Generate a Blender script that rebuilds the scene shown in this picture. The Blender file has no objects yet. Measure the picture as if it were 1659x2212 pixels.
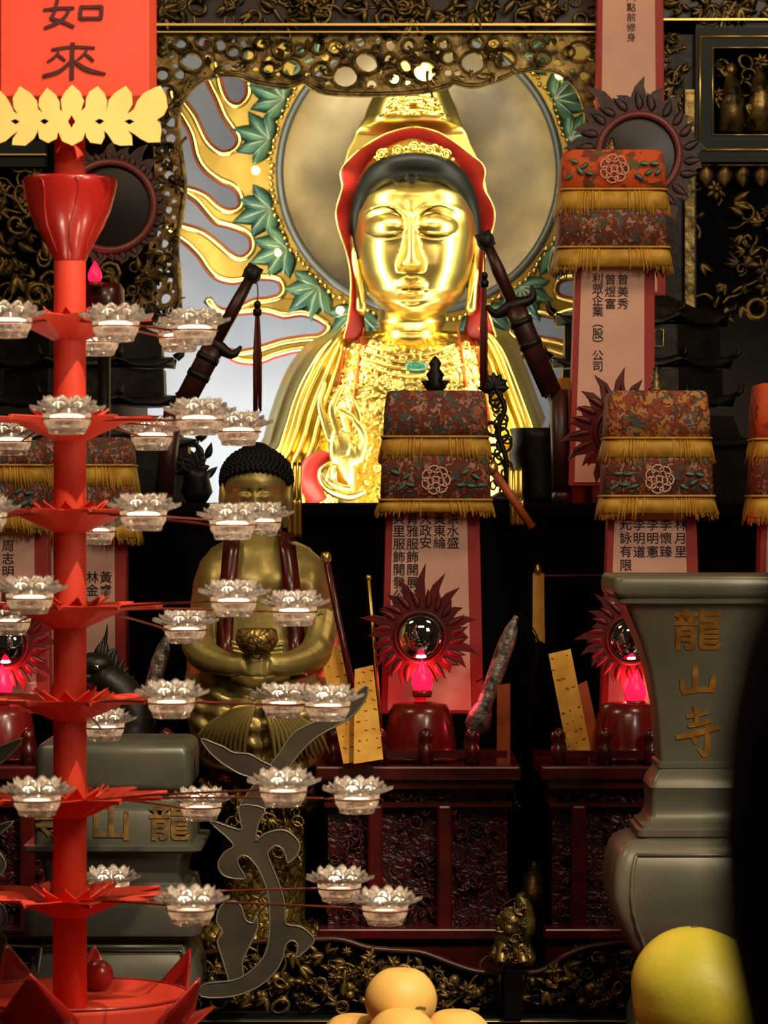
import bpy, bmesh, math, random
from mathutils import Vector, Matrix
from mathutils.geometry import tessellate_polygon

# ------------------------------------------------------------------ camera, world, lights, exposure
scene = bpy.context.scene
F = 7000.0          # focal length in pixels of the 1659 x 2212 frame
CZ = 1.6            # camera height
PI = math.pi

def P(px, py, d):
    return Vector(((px - 829.5) / F * d, d, CZ - (py - 1106.0) / F * d))
def S(px, d):
    return px / F * d

cam = bpy.data.cameras.new('camera')
cam.sensor_fit = 'VERTICAL'
cam.sensor_height = 36.0
cam.lens = 36.0 * F / 2212.0
cam.clip_start = 0.05
cam.dof.use_dof = True
cam.dof.focus_distance = 5.2
cam.dof.aperture_fstop = 12.0
cam_o = bpy.data.objects.new('camera', cam)
cam_o.location = (0, 0, CZ)
cam_o.rotation_euler = (PI / 2, 0, 0)
scene.collection.objects.link(cam_o)
scene.camera = cam_o

world = bpy.data.worlds.new('world')
scene.world = world
world.use_nodes = True
bg = world.node_tree.nodes['Background']
bg.inputs[0].default_value = (1.0, 0.62, 0.36, 1)
bg.inputs[1].default_value = 0.02

scene.view_settings.view_transform = 'Standard'
scene.view_settings.look = 'None'
scene.view_settings.gamma = 1.0
scene.view_settings.use_curve_mapping = False
scene.view_settings.exposure = 0.0
scene.cycles.sample_clamp_indirect = 4.0
scene.cycles.max_bounces = 10
scene.cycles.transmission_bounces = 8
scene.cycles.caustics_refractive = False
scene.cycles.caustics_reflective = False

def aim(o, target):
    o.rotation_euler = (Vector(target) - o.location).to_track_quat('-Z', 'Y').to_euler()

def area(name, loc, target, sx, sy, power, col):
    l = bpy.data.lights.new(name, 'AREA')
    l.shape = 'RECTANGLE'
    l.size, l.size_y = sx, sy
    l.energy = power
    l.color = col
    o = bpy.data.objects.new(name, l)
    o.location = loc
    scene.collection.objects.link(o)
    aim(o, target)
    return o

def spot(name, loc, target, angle, power, col, radius=0.05, blend=0.4):
    l = bpy.data.lights.new(name, 'SPOT')
    l.energy = power
    l.color = col
    l.spot_size = math.radians(angle)
    l.spot_blend = blend
    l.shadow_soft_size = radius
    o = bpy.data.objects.new(name, l)
    o.location = loc
    scene.collection.objects.link(o)
    aim(o, target)
    return o

WARM = (1.0, 0.87, 0.58)
# strip lamps behind the carved jambs of the niche, a trough light at the foot, a lamp in the niche's crown
area('niche_strip', P(335, 560, 6.74), P(880, 620, 7.0), 0.10, 1.0, 10, WARM)
area('niche_strip', P(1440, 560, 6.74), P(900, 620, 7.0), 0.10, 1.0, 8.5, WARM)
area('niche_crown_lamp', P(900, 20, 6.76), P(900, 640, 7.05), 0.7, 0.08, 5.5, WARM)
area('niche_foot_lamp', P(900, 1120, 6.7), P(890, 760, 6.95), 0.8, 0.08, 4.0, WARM)
area('niche_wall_lamp', P(560, 1120, 7.30), P(520, 700, 7.8), 0.9, 0.06, 8.0, (0.93, 0.96, 1.0))
# hall lamps: spots over the offering table, plus added soft warm fills without fixtures
spot('table_spot', (0.72, 2.75, 3.75), P(220, 1280, 4.25), 36, 330, (1.0, 0.80, 0.56), 0.03)
spot('sign_fill_spot', (0.15, 2.1, 2.7), P(150, 380, 4.25), 13, 33, (1.0, 0.76, 0.5), 0.04)  # added frontal spot to brighten the sign and upper pole
spot('table_spot', (0.95, 3.1, 3.2), P(1000, 2120, 4.35), 30, 75, (1.0, 0.82, 0.56), 0.05)
area('hall_fill', (0.3, 1.2, 4.2), (0.0, 5.6, 1.7), 1.6, 0.5, 36, (1.0, 0.72, 0.46))  # unseen fills added for the lanterns, right censer and side carvings
area('hall_fill', (1.6, 2.4, 2.8), P(1450, 1750, 4.8), 0.6, 0.6, 27, (1.0, 0.90, 0.72))
area('hall_fill', (-1.2, 4.6, 3.4), P(300, 200, 6.4), 0.5, 0.4, 14, (1.0, 0.75, 0.45))
area('hall_fill', (1.2, 4.6, 3.4), P(1500, 250, 6.4), 0.5, 0.4, 14, (1.0, 0.75, 0.45))

# ------------------------------------------------------------------ materials
def lin(c):
    return tuple((x / 255.0 / 12.92) if x / 255.0 <= 0.04045 else ((x / 255.0 + 0.055) / 1.055) ** 2.4 for x in c)

def mat(name, col, rough=0.5, metal=0.0, col2=None, nscale=8.0, bump=0.0, bscale=None, trans=0.0, ior=1.45,
        emit=None, estr=0.0, spec=0.5, pattern='noise', coat=0.0, detail=4.0, lo=0.35, hi=0.65):
    m = bpy.data.materials.new(name)
    m.use_nodes = True
    nt = m.node_tree
    b = nt.nodes['Principled BSDF']
    b.inputs['Base Color'].default_value = (*lin(col), 1)
    b.inputs['Roughness'].default_value = rough
    b.inputs['Metallic'].default_value = metal
    b.inputs['IOR'].default_value = ior
    b.inputs['Transmission Weight'].default_value = trans
    b.inputs['Specular IOR Level'].default_value = spec
    b.inputs['Coat Weight'].default_value = coat
    b.inputs['Coat Roughness'].default_value = 0.12
    if emit:
        b.inputs['Emission Color'].default_value = (*lin(emit), 1)
        b.inputs['Emission Strength'].default_value = estr
    tc = nt.nodes.new('ShaderNodeTexCoord')
    def tex(sc):
        if pattern == 'voronoi':
            t = nt.nodes.new('ShaderNodeTexVoronoi')
            t.inputs['Scale'].default_value = sc
            nt.links.new(tc.outputs['Object'], t.inputs['Vector'])
            return t.outputs['Distance']
        if pattern == 'scroll':
            n0 = nt.nodes.new('ShaderNodeTexNoise')
            n0.inputs['Scale'].default_value = sc * 0.5
            nt.links.new(tc.outputs['Object'], n0.inputs['Vector'])
            mx = nt.nodes.new('ShaderNodeMixRGB')
            mx.inputs[0].default_value = 0.06
            nt.links.new(tc.outputs['Object'], mx.inputs[1])
            nt.links.new(n0.outputs['Color'], mx.inputs[2])
            t = nt.nodes.new('ShaderNodeTexVoronoi')
            t.feature = 'DISTANCE_TO_EDGE'
            t.inputs['Scale'].default_value = sc
            nt.links.new(mx.outputs[0], t.inputs['Vector'])
            return t.outputs['Distance']
        t = nt.nodes.new('ShaderNodeTexNoise')
        t.inputs['Scale'].default_value = sc
        t.inputs['Detail'].default_value = detail
        nt.links.new(tc.outputs['Object'], t.inputs['Vector'])
        return t.outputs['Fac']
    if col2:
        r = nt.nodes.new('ShaderNodeValToRGB')
        r.color_ramp.elements[0].position = lo
        r.color_ramp.elements[1].position = hi
        r.color_ramp.elements[0].color = (*lin(col2), 1)
        r.color_ramp.elements[1].color = (*lin(col), 1)
        nt.links.new(tex(nscale), r.inputs[0])
        nt.links.new(r.outputs[0], b.inputs['Base Color'])
    if bump:
        bp = nt.nodes.new('ShaderNodeBump')
        bp.inputs['Strength'].default_value = min(1.0, bump)
        bp.inputs['Distance'].default_value = 0.004 * max(1.0, bump)
        nt.links.new(tex(bscale or nscale), bp.inputs['Height'])
        nt.links.new(bp.outputs[0], b.inputs['Normal'])
    return m

def mat_multi(name, cols, scale, rough=0.75, bump=0.3):
    """embroidered cloth: cells of several thread colours"""
    m = bpy.data.materials.new(name)
    m.use_nodes = True
    nt = m.node_tree
    b = nt.nodes['Principled BSDF']
    b.inputs['Roughness'].default_value = rough
    tc = nt.nodes.new('ShaderNodeTexCoord')
    n0 = nt.nodes.new('ShaderNodeTexNoise')
    n0.inputs['Scale'].default_value = scale * 0.6
    nt.links.new(tc.outputs['Object'], n0.inputs['Vector'])
    mx = nt.nodes.new('ShaderNodeMixRGB')
    mx.inputs[0].default_value = 0.05
    nt.links.new(tc.outputs['Object'], mx.inputs[1])
    nt.links.new(n0.outputs['Color'], mx.inputs[2])
    v = nt.nodes.new('ShaderNodeTexVoronoi')
    v.inputs['Scale'].default_value = scale
    nt.links.new(mx.outputs[0], v.inputs['Vector'])
    sx = nt.nodes.new('ShaderNodeSeparateColor')
    nt.links.new(v.outputs['Color'], sx.inputs[0])
    r = nt.nodes.new('ShaderNodeValToRGB')
    r.color_ramp.interpolation = 'CONSTANT'
    while len(r.color_ramp.elements) < len(cols):
        r.color_ramp.elements.new(0.5)
    acc = 0.0
    for e, (c, w) in zip(list(r.color_ramp.elements), cols):
        e.position = acc
        e.color = (*lin(c), 1)
        acc += w
    nt.links.new(sx.outputs[0], r.inputs[0])
    nt.links.new(r.outputs[0], b.inputs['Base Color'])
    bp = nt.nodes.new('ShaderNodeBump')
    bp.inputs['Strength'].default_value = bump
    bp.inputs['Distance'].default_value = 0.002
    nt.links.new(v.outputs['Distance'], bp.inputs['Height'])
    nt.links.new(bp.outputs[0], b.inputs['Normal'])
    return m

M = dict(
    gold=mat('polished_gold', (238, 218, 124), 0.26, 1.0, (228, 198, 92), 5, 0.10, 14),
    gold_skin=mat('smooth_gold', (236, 216, 126), 0.315, 1.0),
    gold_orn=mat('chased_gold', (240, 220, 126), 0.27, 1.0, (214, 172, 78), 60, 1.0, 42, pattern='scroll', lo=0.0, hi=0.12),
    gold_robe=mat('gold_cloth', (238, 220, 126), 0.30, 1.0, (226, 196, 96), 9, 0.08, 18),
    gold_plate=mat('gilt_plate', (164, 142, 72), 0.42, 0.85, (134, 110, 48), 14, 0.25, 10),
    gold_edge=mat('gilt_edge', (255, 226, 140), 0.25, 1.0),
    red_edge=mat('red_edge', (185, 40, 25), 0.45),
    hood_red=mat('red_lacquer_cloth', (206, 52, 46), 0.45, 0.0, (182, 38, 38), 12, 0.15, 30),
    hair=mat('black_lacquer_hair', (12, 16, 15), 0.45, spec=0.22, coat=0.0, bump=0.3, nscale=20),
    line=mat('incised_line', (58, 42, 12), 0.5, 0.4),
    lip=mat('lip_gold', (240, 170, 95), 0.3, 1.0),
    jade=mat('green_leaf_enamel', (84, 122, 92), 0.4, 0.3, (52, 96, 92), 18, 0.6, 26),
    gem=mat('green_gem', (60, 130, 100), 0.15, coat=0.6, col2=(40, 100, 85), nscale=30),
    bead=mat('gilt_bead', (250, 205, 120), 0.25, 1.0),
    rimgrey=mat('grey_blue_rim', (105, 112, 115), 0.4, 0.5),
    disc=mat('brushed_mirror_disc', (150, 140, 120), 0.36, 0.9, (92, 86, 78), 5, 0.12, 5),
    bulb=mat('glow_bulb', (255, 220, 150), 0.4, emit=(255, 200, 110), estr=14),
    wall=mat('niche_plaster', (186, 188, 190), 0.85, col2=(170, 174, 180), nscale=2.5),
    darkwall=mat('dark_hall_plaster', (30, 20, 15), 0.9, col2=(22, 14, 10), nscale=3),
    carve=mat('smoked_gilt_carving', (142, 120, 70), 0.4, 0.8, (40, 32, 18), 38, 0.6, 60),
    carve_dk=mat('sooty_gilt_carving', (132, 106, 58), 0.42, 0.7, (26, 19, 10), 32, 0.6, 60),
    beam=mat('dark_lacquer_beam', (38, 14, 10), 0.4, col2=(22, 12, 8), nscale=14),
    gilt_line=mat('gilt_moulding', (215, 185, 105), 0.3, 0.9),
    dkgreen=mat('dark_green_lacquer', (9, 22, 19), 0.45, col2=(6, 15, 13), nscale=6, spec=0.2),
    black=mat('black_cloth', (10, 8, 6), 0.9, col2=(6, 5, 4), nscale=10, spec=0.08),
    bronze=mat('dark_bronze', (34, 28, 20), 0.45, 0.5, (20, 16, 12), 20, 0.4, 40),
    wood_dk=mat('dark_brown_wood', (62, 26, 16), 0.4, col2=(36, 14, 10), nscale=20),
    red=mat('red_paper', (226, 74, 48), 0.6, col2=(210, 62, 42), nscale=6),
    red_gl=mat('glossy_red_plastic', (172, 36, 28), 0.3, col2=(146, 26, 22), nscale=5, coat=0.4),
    red_dk=mat('dark_red_lacquer', (84, 12, 12), 0.32, col2=(52, 8, 9), nscale=22, coat=0.3),
    red_carve=mat('carved_dark_red_panel', (72, 14, 12), 0.4, col2=(24, 5, 6), nscale=60, bump=1.0, bscale=60, pattern='scroll', lo=0.0, hi=0.2),
    red_flame=mat('red_flame_acrylic', (98, 15, 15), 0.42, col2=(70, 9, 11), nscale=30),
    ring_pk=mat('dusky_red_ring', (110, 50, 46), 0.4),
    flame_dk=mat('dusky_flame_frame', (66, 36, 32), 0.5, col2=(30, 18, 18), nscale=40, bump=0.5),
    yellowpaper=mat('pale_yellow_card', (238, 206, 122), 0.6, col2=(230, 196, 110), nscale=9),
    ink=mat('dark_ink', (62, 10, 8), 0.6),
    ink_bk=mat('black_ink', (30, 24, 20), 0.7),
    pink=mat('pale_pink_paper', (226, 178, 158), 0.75, col2=(216, 166, 148), nscale=14),
    pinkred=mat('rose_red_border', (160, 46, 44), 0.6),
    talis=mat('yellow_talisman_paper', (252, 200, 92), 0.7, col2=(230, 164, 54), nscale=30),
    fringe=mat('golden_fringe', (206, 160, 54), 0.6, col2=(172, 124, 34), nscale=40),
    
    led=mat('warm_led', (255, 240, 220), 0.4, emit=(255, 222, 180), estr=18),
    wire=mat('brown_wire', (130, 62, 46), 0.35, 0.5),
    pewter=mat('grey_green_pewter', (132, 130, 112), 0.36, 0.3, (116, 114, 98), 10, 0.06, 40),
    pewter_shaded=mat('shaded_grey_pewter', (98, 98, 86), 0.36, 0.3, (82, 82, 72), 10, 0.06, 40),  # pewter darkened for the left censer, which stands in shade
    pewter_dk=mat('dark_pewter', (84, 78, 66), 0.42, 0.3, (66, 60, 50), 12, 0.15, 40),
    goldtext_dim=mat('faded_gold_lettering', (150, 112, 52), 0.55, 0.3, (96, 80, 50), 60, 0.5, lo=.4, hi=.6),
    goldtext=mat('worn_gold_lettering', (205, 150, 60), 0.5, 0.4, (165, 112, 40), 50, 0.5),
    pear=mat('yellow_pear_skin', (246, 204, 116), 0.5, col2=(240, 188, 98), nscale=9, bump=0.06, bscale=120),
    pomelo=mat('pomelo_skin', (232, 206, 72), 0.42, col2=(206, 196, 58), nscale=10, bump=0.12, bscale=160),
    stem=mat('fruit_stem', (96, 88, 40), 0.7),
    ball=mat('mirror_ball', (200, 205, 200), 0.04, 1.0),
    darkmirror=mat('dark_mirror', (24, 18, 16), 0.35, 0.2),
    flamelamp=mat('red_led_flame', (255, 30, 70), 0.3, emit=(255, 22, 70), estr=1.5),
    flamerim=mat('red_led_rim', (255, 90, 80), 0.3, emit=(255, 70, 60), estr=3.2),
    silver=mat('chased_silver', (150, 146, 136), 0.4, 0.5, (60, 56, 50), 60, 1.0, 70),
    coat=mat('black_coat', (10, 10, 12), 0.9),
    hairp=mat('black_hair', (8, 7, 8), 0.6),
    skin=mat('shadow_skin', (120, 80, 62), 0.6),
    buddha=mat('old_gold', (182, 164, 98), 0.42, 0.6, (140, 122, 66), 9, 0.45, 30),
    buddha_orn=mat('old_chased_gold', (150, 124, 62), 0.42, 0.75, (58, 42, 18), 55, 1.0, 55, pattern='scroll', lo=0.0, hi=0.15),
    floor=mat('stone_floor', (70, 55, 45), 0.6, col2=(50, 40, 34), nscale=4),
    tasselred=mat('dark_red_tassel', (92, 26, 18), 0.6),
    orange=mat('orange_wood', (176, 84, 36), 0.5, col2=(140, 60, 26), nscale=20),
)
gm_ = bpy.data.materials.new('clear_pressed_glass')
gm_.use_nodes = True
nt_ = gm_.node_tree
pb_ = nt_.nodes['Principled BSDF']
pb_.inputs['Base Color'].default_value = (1, .97, .93, 1)
pb_.inputs['Roughness'].default_value = .08
pb_.inputs['Transmission Weight'].default_value = 1.0
pb_.inputs['IOR'].default_value = 1.45
tl_ = nt_.nodes.new('ShaderNodeBsdfTranslucent')
tl_.inputs[0].default_value = (1, .88, .76, 1)
df_ = nt_.nodes.new('ShaderNodeBsdfDiffuse')
df_.inputs[0].default_value = (1, .90, .80, 1)
m1_ = nt_.nodes.new('ShaderNodeMixShader')
m1_.inputs[0].default_value = .5
m2_ = nt_.nodes.new('ShaderNodeMixShader')
nz_ = nt_.nodes.new('ShaderNodeTexNoise')
nz_.inputs['Scale'].default_value = 160
mr_ = nt_.nodes.new('ShaderNodeMapRange')
mr_.inputs['From Min'].default_value = .35
mr_.inputs['From Max'].default_value = .65
mr_.inputs['To Min'].default_value = .06
mr_.inputs['To Max'].default_value = .34
tc_ = nt_.nodes.new('ShaderNodeTexCoord')
nt_.links.new(tc_.outputs['Object'], nz_.inputs['Vector'])
nt_.links.new(nz_.outputs['Fac'], mr_.inputs['Value'])
nt_.links.new(mr_.outputs[0], m2_.inputs[0])
nt_.links.new(tl_.outputs[0], m1_.inputs[1])
nt_.links.new(df_.outputs[0], m1_.inputs[2])
nt_.links.new(pb_.outputs[0], m2_.inputs[1])
nt_.links.new(m1_.outputs[0], m2_.inputs[2])
nt_.links.new(m2_.outputs[0], nt_.nodes['Material Output'].inputs['Surface'])
M['glass'] = gm_
M['lampred'] = mat('dark_red_lamp_base', (122, 22, 18), 0.28, col2=(96, 16, 14), nscale=8, coat=0.4)
M['copper'] = mat('reddish_gilt', (214, 120, 62), 0.35, 0.8)
M['vein'] = mat('pale_leaf_vein', (196, 206, 170), 0.4, 0.5)
M['hatcloth'] = mat_multi('embroidered_cloth', [((112, 48, 30), .42), ((160, 86, 48), .14), ((70, 84, 66), .10), ((176, 130, 110), .10), ((90, 40, 30), .14), ((60, 90, 96), .10)], 120)
M['hatgold'] = mat_multi('gold_orange_embroidered_cloth', [((146, 62, 28), .40), ((186, 128, 52), .18), ((76, 88, 62), .08), ((180, 122, 96), .10), ((96, 40, 26), .16), ((64, 92, 92), .08)], 110)
M['hatorange'] = mat_multi('orange_embroidered_cloth', [((206, 80, 26), .62), ((170, 60, 24), .14), ((96, 84, 40), .10), ((120, 50, 30), .14)], 60)

# ------------------------------------------------------------------ mesh helpers
def cr(pts, n=6, closed=False):
    """Catmull-Rom through points (any dimension)"""
    pts = [tuple(p) for p in pts]
    k = len(pts)
    out = []
    rng = range(k) if closed else range(k - 1)
    for i in rng:
        p0 = pts[(i - 1) % k] if closed or i > 0 else pts[i]
        p1 = pts[i]
        p2 = pts[(i + 1) % k]
        p3 = pts[(i + 2) % k] if closed or i + 2 < k else p2
        for j in range(n):
            t = j / n
            out.append(tuple(0.5 * (2 * b + (c - a) * t + (2 * a - 5 * b + 4 * c - d) * t * t + (3 * b - a - 3 * c + d) * t ** 3)
                             for a, b, c, d in zip(p0, p1, p2, p3)))
    if not closed:
        out.append(pts[-1])
    return out

def interp(tab, x):
    if x <= tab[0][0]:
        return tab[0][1]
    for (a, va), (b, vb) in zip(tab, tab[1:]):
        if x <= b:
            t = (x - a) / (b - a)
            t = t * t * (3 - 2 * t) * 0.5 + t * 0.5
            return va + (vb - va) * t
    return tab[-1][1]

class MB:
    def __init__(s):
        s.v, s.f, s.sm = [], [], []
    def add(s, vs, fs, smooth=True):
        o = len(s.v)
        s.v += [tuple(v) for v in vs]
        s.f += [tuple(i + o for i in f) for f in fs]
        s.sm += [smooth] * len(fs)
        return s
    def box(s, c, size, rz=0.0, ry=0.0, taper=1.0):
        x, y, z = (q / 2 for q in size)
        vs = []
        R = Matrix.Rotation(rz, 3, 'Z') @ Matrix.Rotation(ry, 3, 'Y')
        for dz in (-1, 1):
            t = taper if dz > 0 else 1.0
            for dx, dy in ((-1, -1), (1, -1), (1, 1), (-1, 1)):
                vs.append(Vector(c) + R @ Vector((dx * x * t, dy * y * t, dz * z)))
        return s.add(vs, [(3, 2, 1, 0), (4, 5, 6, 7), (0, 1, 5, 4), (1, 2, 6, 5), (2, 3, 7, 6), (3, 0, 4, 7)], False)
    def rings(s, rs, closed=True, cap=True, smooth=True):
        n = len(rs[0])
        vs = [p for r in rs for p in r]
        fs = []
        m = n if closed else n - 1
        for i in range(len(rs) - 1):
            for j in range(m):
                a, b = i * n + j, i * n + (j + 1) % n
                fs.append((a, b, b + n, a + n))
        if cap and closed:
            fs.append(tuple(range(n - 1, -1, -1)))
            fs.append(tuple(range((len(rs) - 1) * n, len(rs) * n)))
        return s.add(vs, fs, smooth)
    def tube(s, pts, r, n=8, closed=False, flat=None):
        pts = [Vector(p) for p in pts]
        k = len(pts)
        rr = list(r) if isinstance(r, (list, tuple)) else [r] * k
        if len(rr) != k:
            rr = [interp([(i / (len(rr) - 1), q) for i, q in enumerate(rr)], i / (k - 1)) for i in range(k)]
        rs = []
        prev = None
        for i, p in enumerate(pts):
            a = pts[(i - 1) % k] if closed or i > 0 else p
            b = pts[(i + 1) % k] if closed or i < k - 1 else p
            t = (b - a)
            t = t.normalized() if t.length > 1e-9 else Vector((0, 0, 1))
            if prev is None:
                ref = Vector((0, 1, 0)) if abs(t.y) < 0.9 else Vector((1, 0, 0))
                u = (ref - t * ref.dot(t)).normalized()
            else:
                u = prev - t * prev.dot(t)
                u = u.normalized() if u.length > 1e-9 else prev
            prev = u
            w = t.cross(u)
            fl = flat if flat else 1.0
            rs.append([p + (u * math.cos(2 * PI * j / n) * fl + w * math.sin(2 * PI * j / n)) * rr[i] for j in range(n)])
        if closed:
            rs.append(rs[0])
            return s.rings(rs, True, False)
        return s.rings(rs)
    def lathe(s, prof, c, n=32, sx=1.0, sy=1.0, a0=0.0, a1=2 * PI, cap=True):
        full = abs(a1 - a0 - 2 * PI) < 1e-6
        m = n if full else n + 1
        rs = [[Vector((c[0] + r * sx * math.cos(a0 + (a1 - a0) * j / n), c[1] + r * sy * math.sin(a0 + (a1 - a0) * j / n), c[2] + z)) for j in range(m)] for r, z in prof]
        return s.rings(rs, full, cap and full)
    def ell(s, c, rx, ry, rz, nu=20, nv=14):
        prof = [(math.sin(PI * i / nv), -math.cos(PI * i / nv)) for i in range(1, nv)]
        rs = [[Vector((c[0] + rx * r * math.cos(2 * PI * j / nu), c[1] + ry * r * math.sin(2 * PI * j / nu), c[2] + rz * z)) for j in range(nu)] for r, z in prof]
        return s.rings(rs)
    def prism(s, poly, y0, y1, holes=(), smooth=False):
        """poly: (x, z) outline extruded along y"""
        loops = [list(poly)] + [list(h) for h in holes]
        flat = [p for l in loops for p in l]
        tris = tessellate_polygon([[Vector((p[0], p[1], 0)) for p in l] for l in loops])
        n = len(flat)
        vs = [(p[0], y0, p[1]) for p in flat] + [(p[0], y1, p[1]) for p in flat]
        fs = []
        for t in tris:
            a, b, c = (flat[i] for i in t)
            if (b[0] - a[0]) * (c[1] - a[1]) - (b[1] - a[1]) * (c[0] - a[0]) < 0:
                t = (t[0], t[2], t[1])
            fs.append(tuple(t))
            fs.append((t[0] + n, t[2] + n, t[1] + n))
        o = 0
        for li, l in enumerate(loops):
            k = len(l)
            ar = sum(l[i][0] * l[(i + 1) % k][1] - l[(i + 1) % k][0] * l[i][1] for i in range(k))
            ccw = (ar > 0) == (li == 0)
            for i in range(k):
                a, b = o + i, o + (i + 1) % k
                fs.append((a + n, b + n, b, a) if ccw else (a, b, b + n, a + n))
            o += k
        return s.add(vs, fs, smooth)
    def grid(s, rows, smooth=True):
        return s.rings(rows, False, False, smooth)
    def leaf(s, c, ang, L, W, th=0.004, bend=0.0, tilt=0.0):
        """pointed leaf in the x-z plane, ridge towards the viewer"""
        rs = []
        ca, sa = math.cos(ang), math.sin(ang)
        for i in range(7):
            t = i / 6
            w = W * math.sin(PI * (0.06 + 0.94 * t) ** 0.8) * 0.5 + 0.0003
            row = []
            b = bend * t * t * L
            for q, h in ((-1, 0), (-0.5, .7), (0, 1.0), (0.5, .7), (1, 0), (0, -.5)):
                lx, lz = t * L, q * w + b
                row.append(Vector((c[0] + lx * ca - lz * sa, c[1] - th * h * (1 - 0.4 * t) - tilt * t * L, c[2] + lx * sa + lz * ca)))
            rs.append(row)
        return s.rings(rs)
    def obj(s, name, m, parent=None, bevel=0.0, subsurf=0, remesh=0.0, smooth_angle=None, solid=0.0):
        base = Vector((0, 0, 0))
        p = parent
        while p is not None:
            base += p.location
            p = p.parent
        me = bpy.data.meshes.new(name)
        me.from_pydata([tuple(Vector(v) - base) for v in s.v], [], s.f)
        me.update()
        bm = bmesh.new()
        bm.from_mesh(me)
        bmesh.ops.recalc_face_normals(bm, faces=bm.faces[:])
        bm.to_mesh(me)
        bm.free()
        for p_, q in zip(me.polygons, s.sm):
            p_.use_smooth = q
        me.materials.append(m)
        o = bpy.data.objects.new(name, me)
        scene.collection.objects.link(o)
        o.parent = parent
        if remesh:
            r = o.modifiers.new('remesh', 'REMESH')
            r.mode = 'VOXEL'
            r.voxel_size = remesh
            r.use_smooth_shade = True
            q = o.modifiers.new('smooth', 'SMOOTH')
            q.iterations = 4
        if solid:
            q = o.modifiers.new('solid', 'SOLIDIFY')
            q.thickness = solid
            q.offset = 0
        if bevel:
            b = o.modifiers.new('bevel', 'BEVEL')
            b.width = bevel
            b.segments = 2
            b.limit_method = 'ANGLE'
            b.angle_limit = math.radians(40)
        if subsurf:
            q = o.modifiers.new('subd', 'SUBSURF')
            q.levels = q.render_levels = subsurf
        return o

def thing(name, label, cat, loc, group=None):
    o = bpy.data.objects.new(name, None)
    o.empty_display_size = 0.02
    scene.collection.objects.link(o)
    o.location = loc
    return tag(o, label, cat, group)
def tag(o, label, cat, group=None, kind=None):
    o['label'] = label
    o['category'] = cat
    if group:
        o['group'] = group
    if kind:
        o['kind'] = kind
    return o
def struct(o):
    o['kind'] = 'structure'
    return o
def dup(root, loc):
    r = root.copy()
    scene.collection.objects.link(r)
    r.location = loc
    for ch in list(root.children):
        c = ch.copy()
        scene.collection.objects.link(c)
        c.parent = r
        for g in ch.children:
            e = g.copy()
            scene.collection.objects.link(e)
            e.parent = c
    return r
def px(pts, d):
    """pixel outline -> (x, z) outline at distance d"""
    return [(P(a, b, d).x, P(a, b, d).z) for a, b in pts]
def pts3(pts, d, dy=0.0):
    out = []
    for q in pts:
        v = P(q[0], q[1], d)
        v.y += dy + (q[2] if len(q) > 2 else 0.0)
        out.append(v)
    return out
def text(s, name, m, parent, c, size, ext=0.0008, bold=0.0, sx=1.0, space=1.0):
    """upright lettering facing the viewer, centred on c"""
    cu = bpy.data.curves.new(name, 'FONT')
    cu.body = s
    cu.size = size
    cu.align_x = 'CENTER'
    cu.align_y = 'CENTER'
    cu.extrude = ext
    cu.offset = bold
    cu.resolution_u = 2
    cu.space_line = space
    cu.materials.append(m)
    tmp = bpy.data.objects.new('tmp', cu)
    scene.collection.objects.link(tmp)
    dg = bpy.context.evaluated_depsgraph_get()
    me = bpy.data.meshes.new_from_object(tmp.evaluated_get(dg))
    bpy.data.objects.remove(tmp)
    if not me.materials:
        me.materials.append(m)
    o = bpy.data.objects.new(name, me)
    scene.collection.objects.link(o)
    base = Vector((0, 0, 0))
    p = parent
    while p is not None:
        base += p.location
        p = p.parent
    o.parent = parent
    o.location = Vector(c) - base
    o.rotation_euler = (PI / 2, 0, 0)
    o.scale = (sx, 1, 1)
    return o
def inside(poly, x, y):
    r = False
    j = len(poly) - 1
    for i in range(len(poly)):
        xi, yi = poly[i]
        xj, yj = poly[j]
        if (yi > y) != (yj > y) and x < (xj - xi) * (y - yi) / (yj - yi) + xi:
            r = not r
        j = i
    return r
def rrect(cx, cy, z, hx, hy, c, n=4):
    out = []
    for k, (sx, sy) in enumerate(((1, 1), (-1, 1), (-1, -1), (1, -1))):
        for i in range(n + 1):
            a = PI / 2 * (k + i / n)
            out.append(Vector((cx + sx * (hx - c) + c * math.cos(a), cy + sy * (hy - c) + c * math.sin(a), z)))
    return out
# ------------------------------------------------------------------ setting
struct(MB().box((0, 7.86, 1.6), (6.0, 0.1, 3.8)).obj('wall_back', M['wall']))
struct(MB().box((0, 3.6, -0.05), (6.0, 8.6, 0.1)).obj('floor', M['floor']))
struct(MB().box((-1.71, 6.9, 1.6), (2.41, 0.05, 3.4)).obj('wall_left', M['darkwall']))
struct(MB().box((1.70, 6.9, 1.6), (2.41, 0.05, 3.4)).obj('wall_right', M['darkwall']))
struct(MB().box((0, 7.2, 3.05), (2.3, 1.3, 0.06)).obj('ceiling', M['darkwall']))

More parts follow.
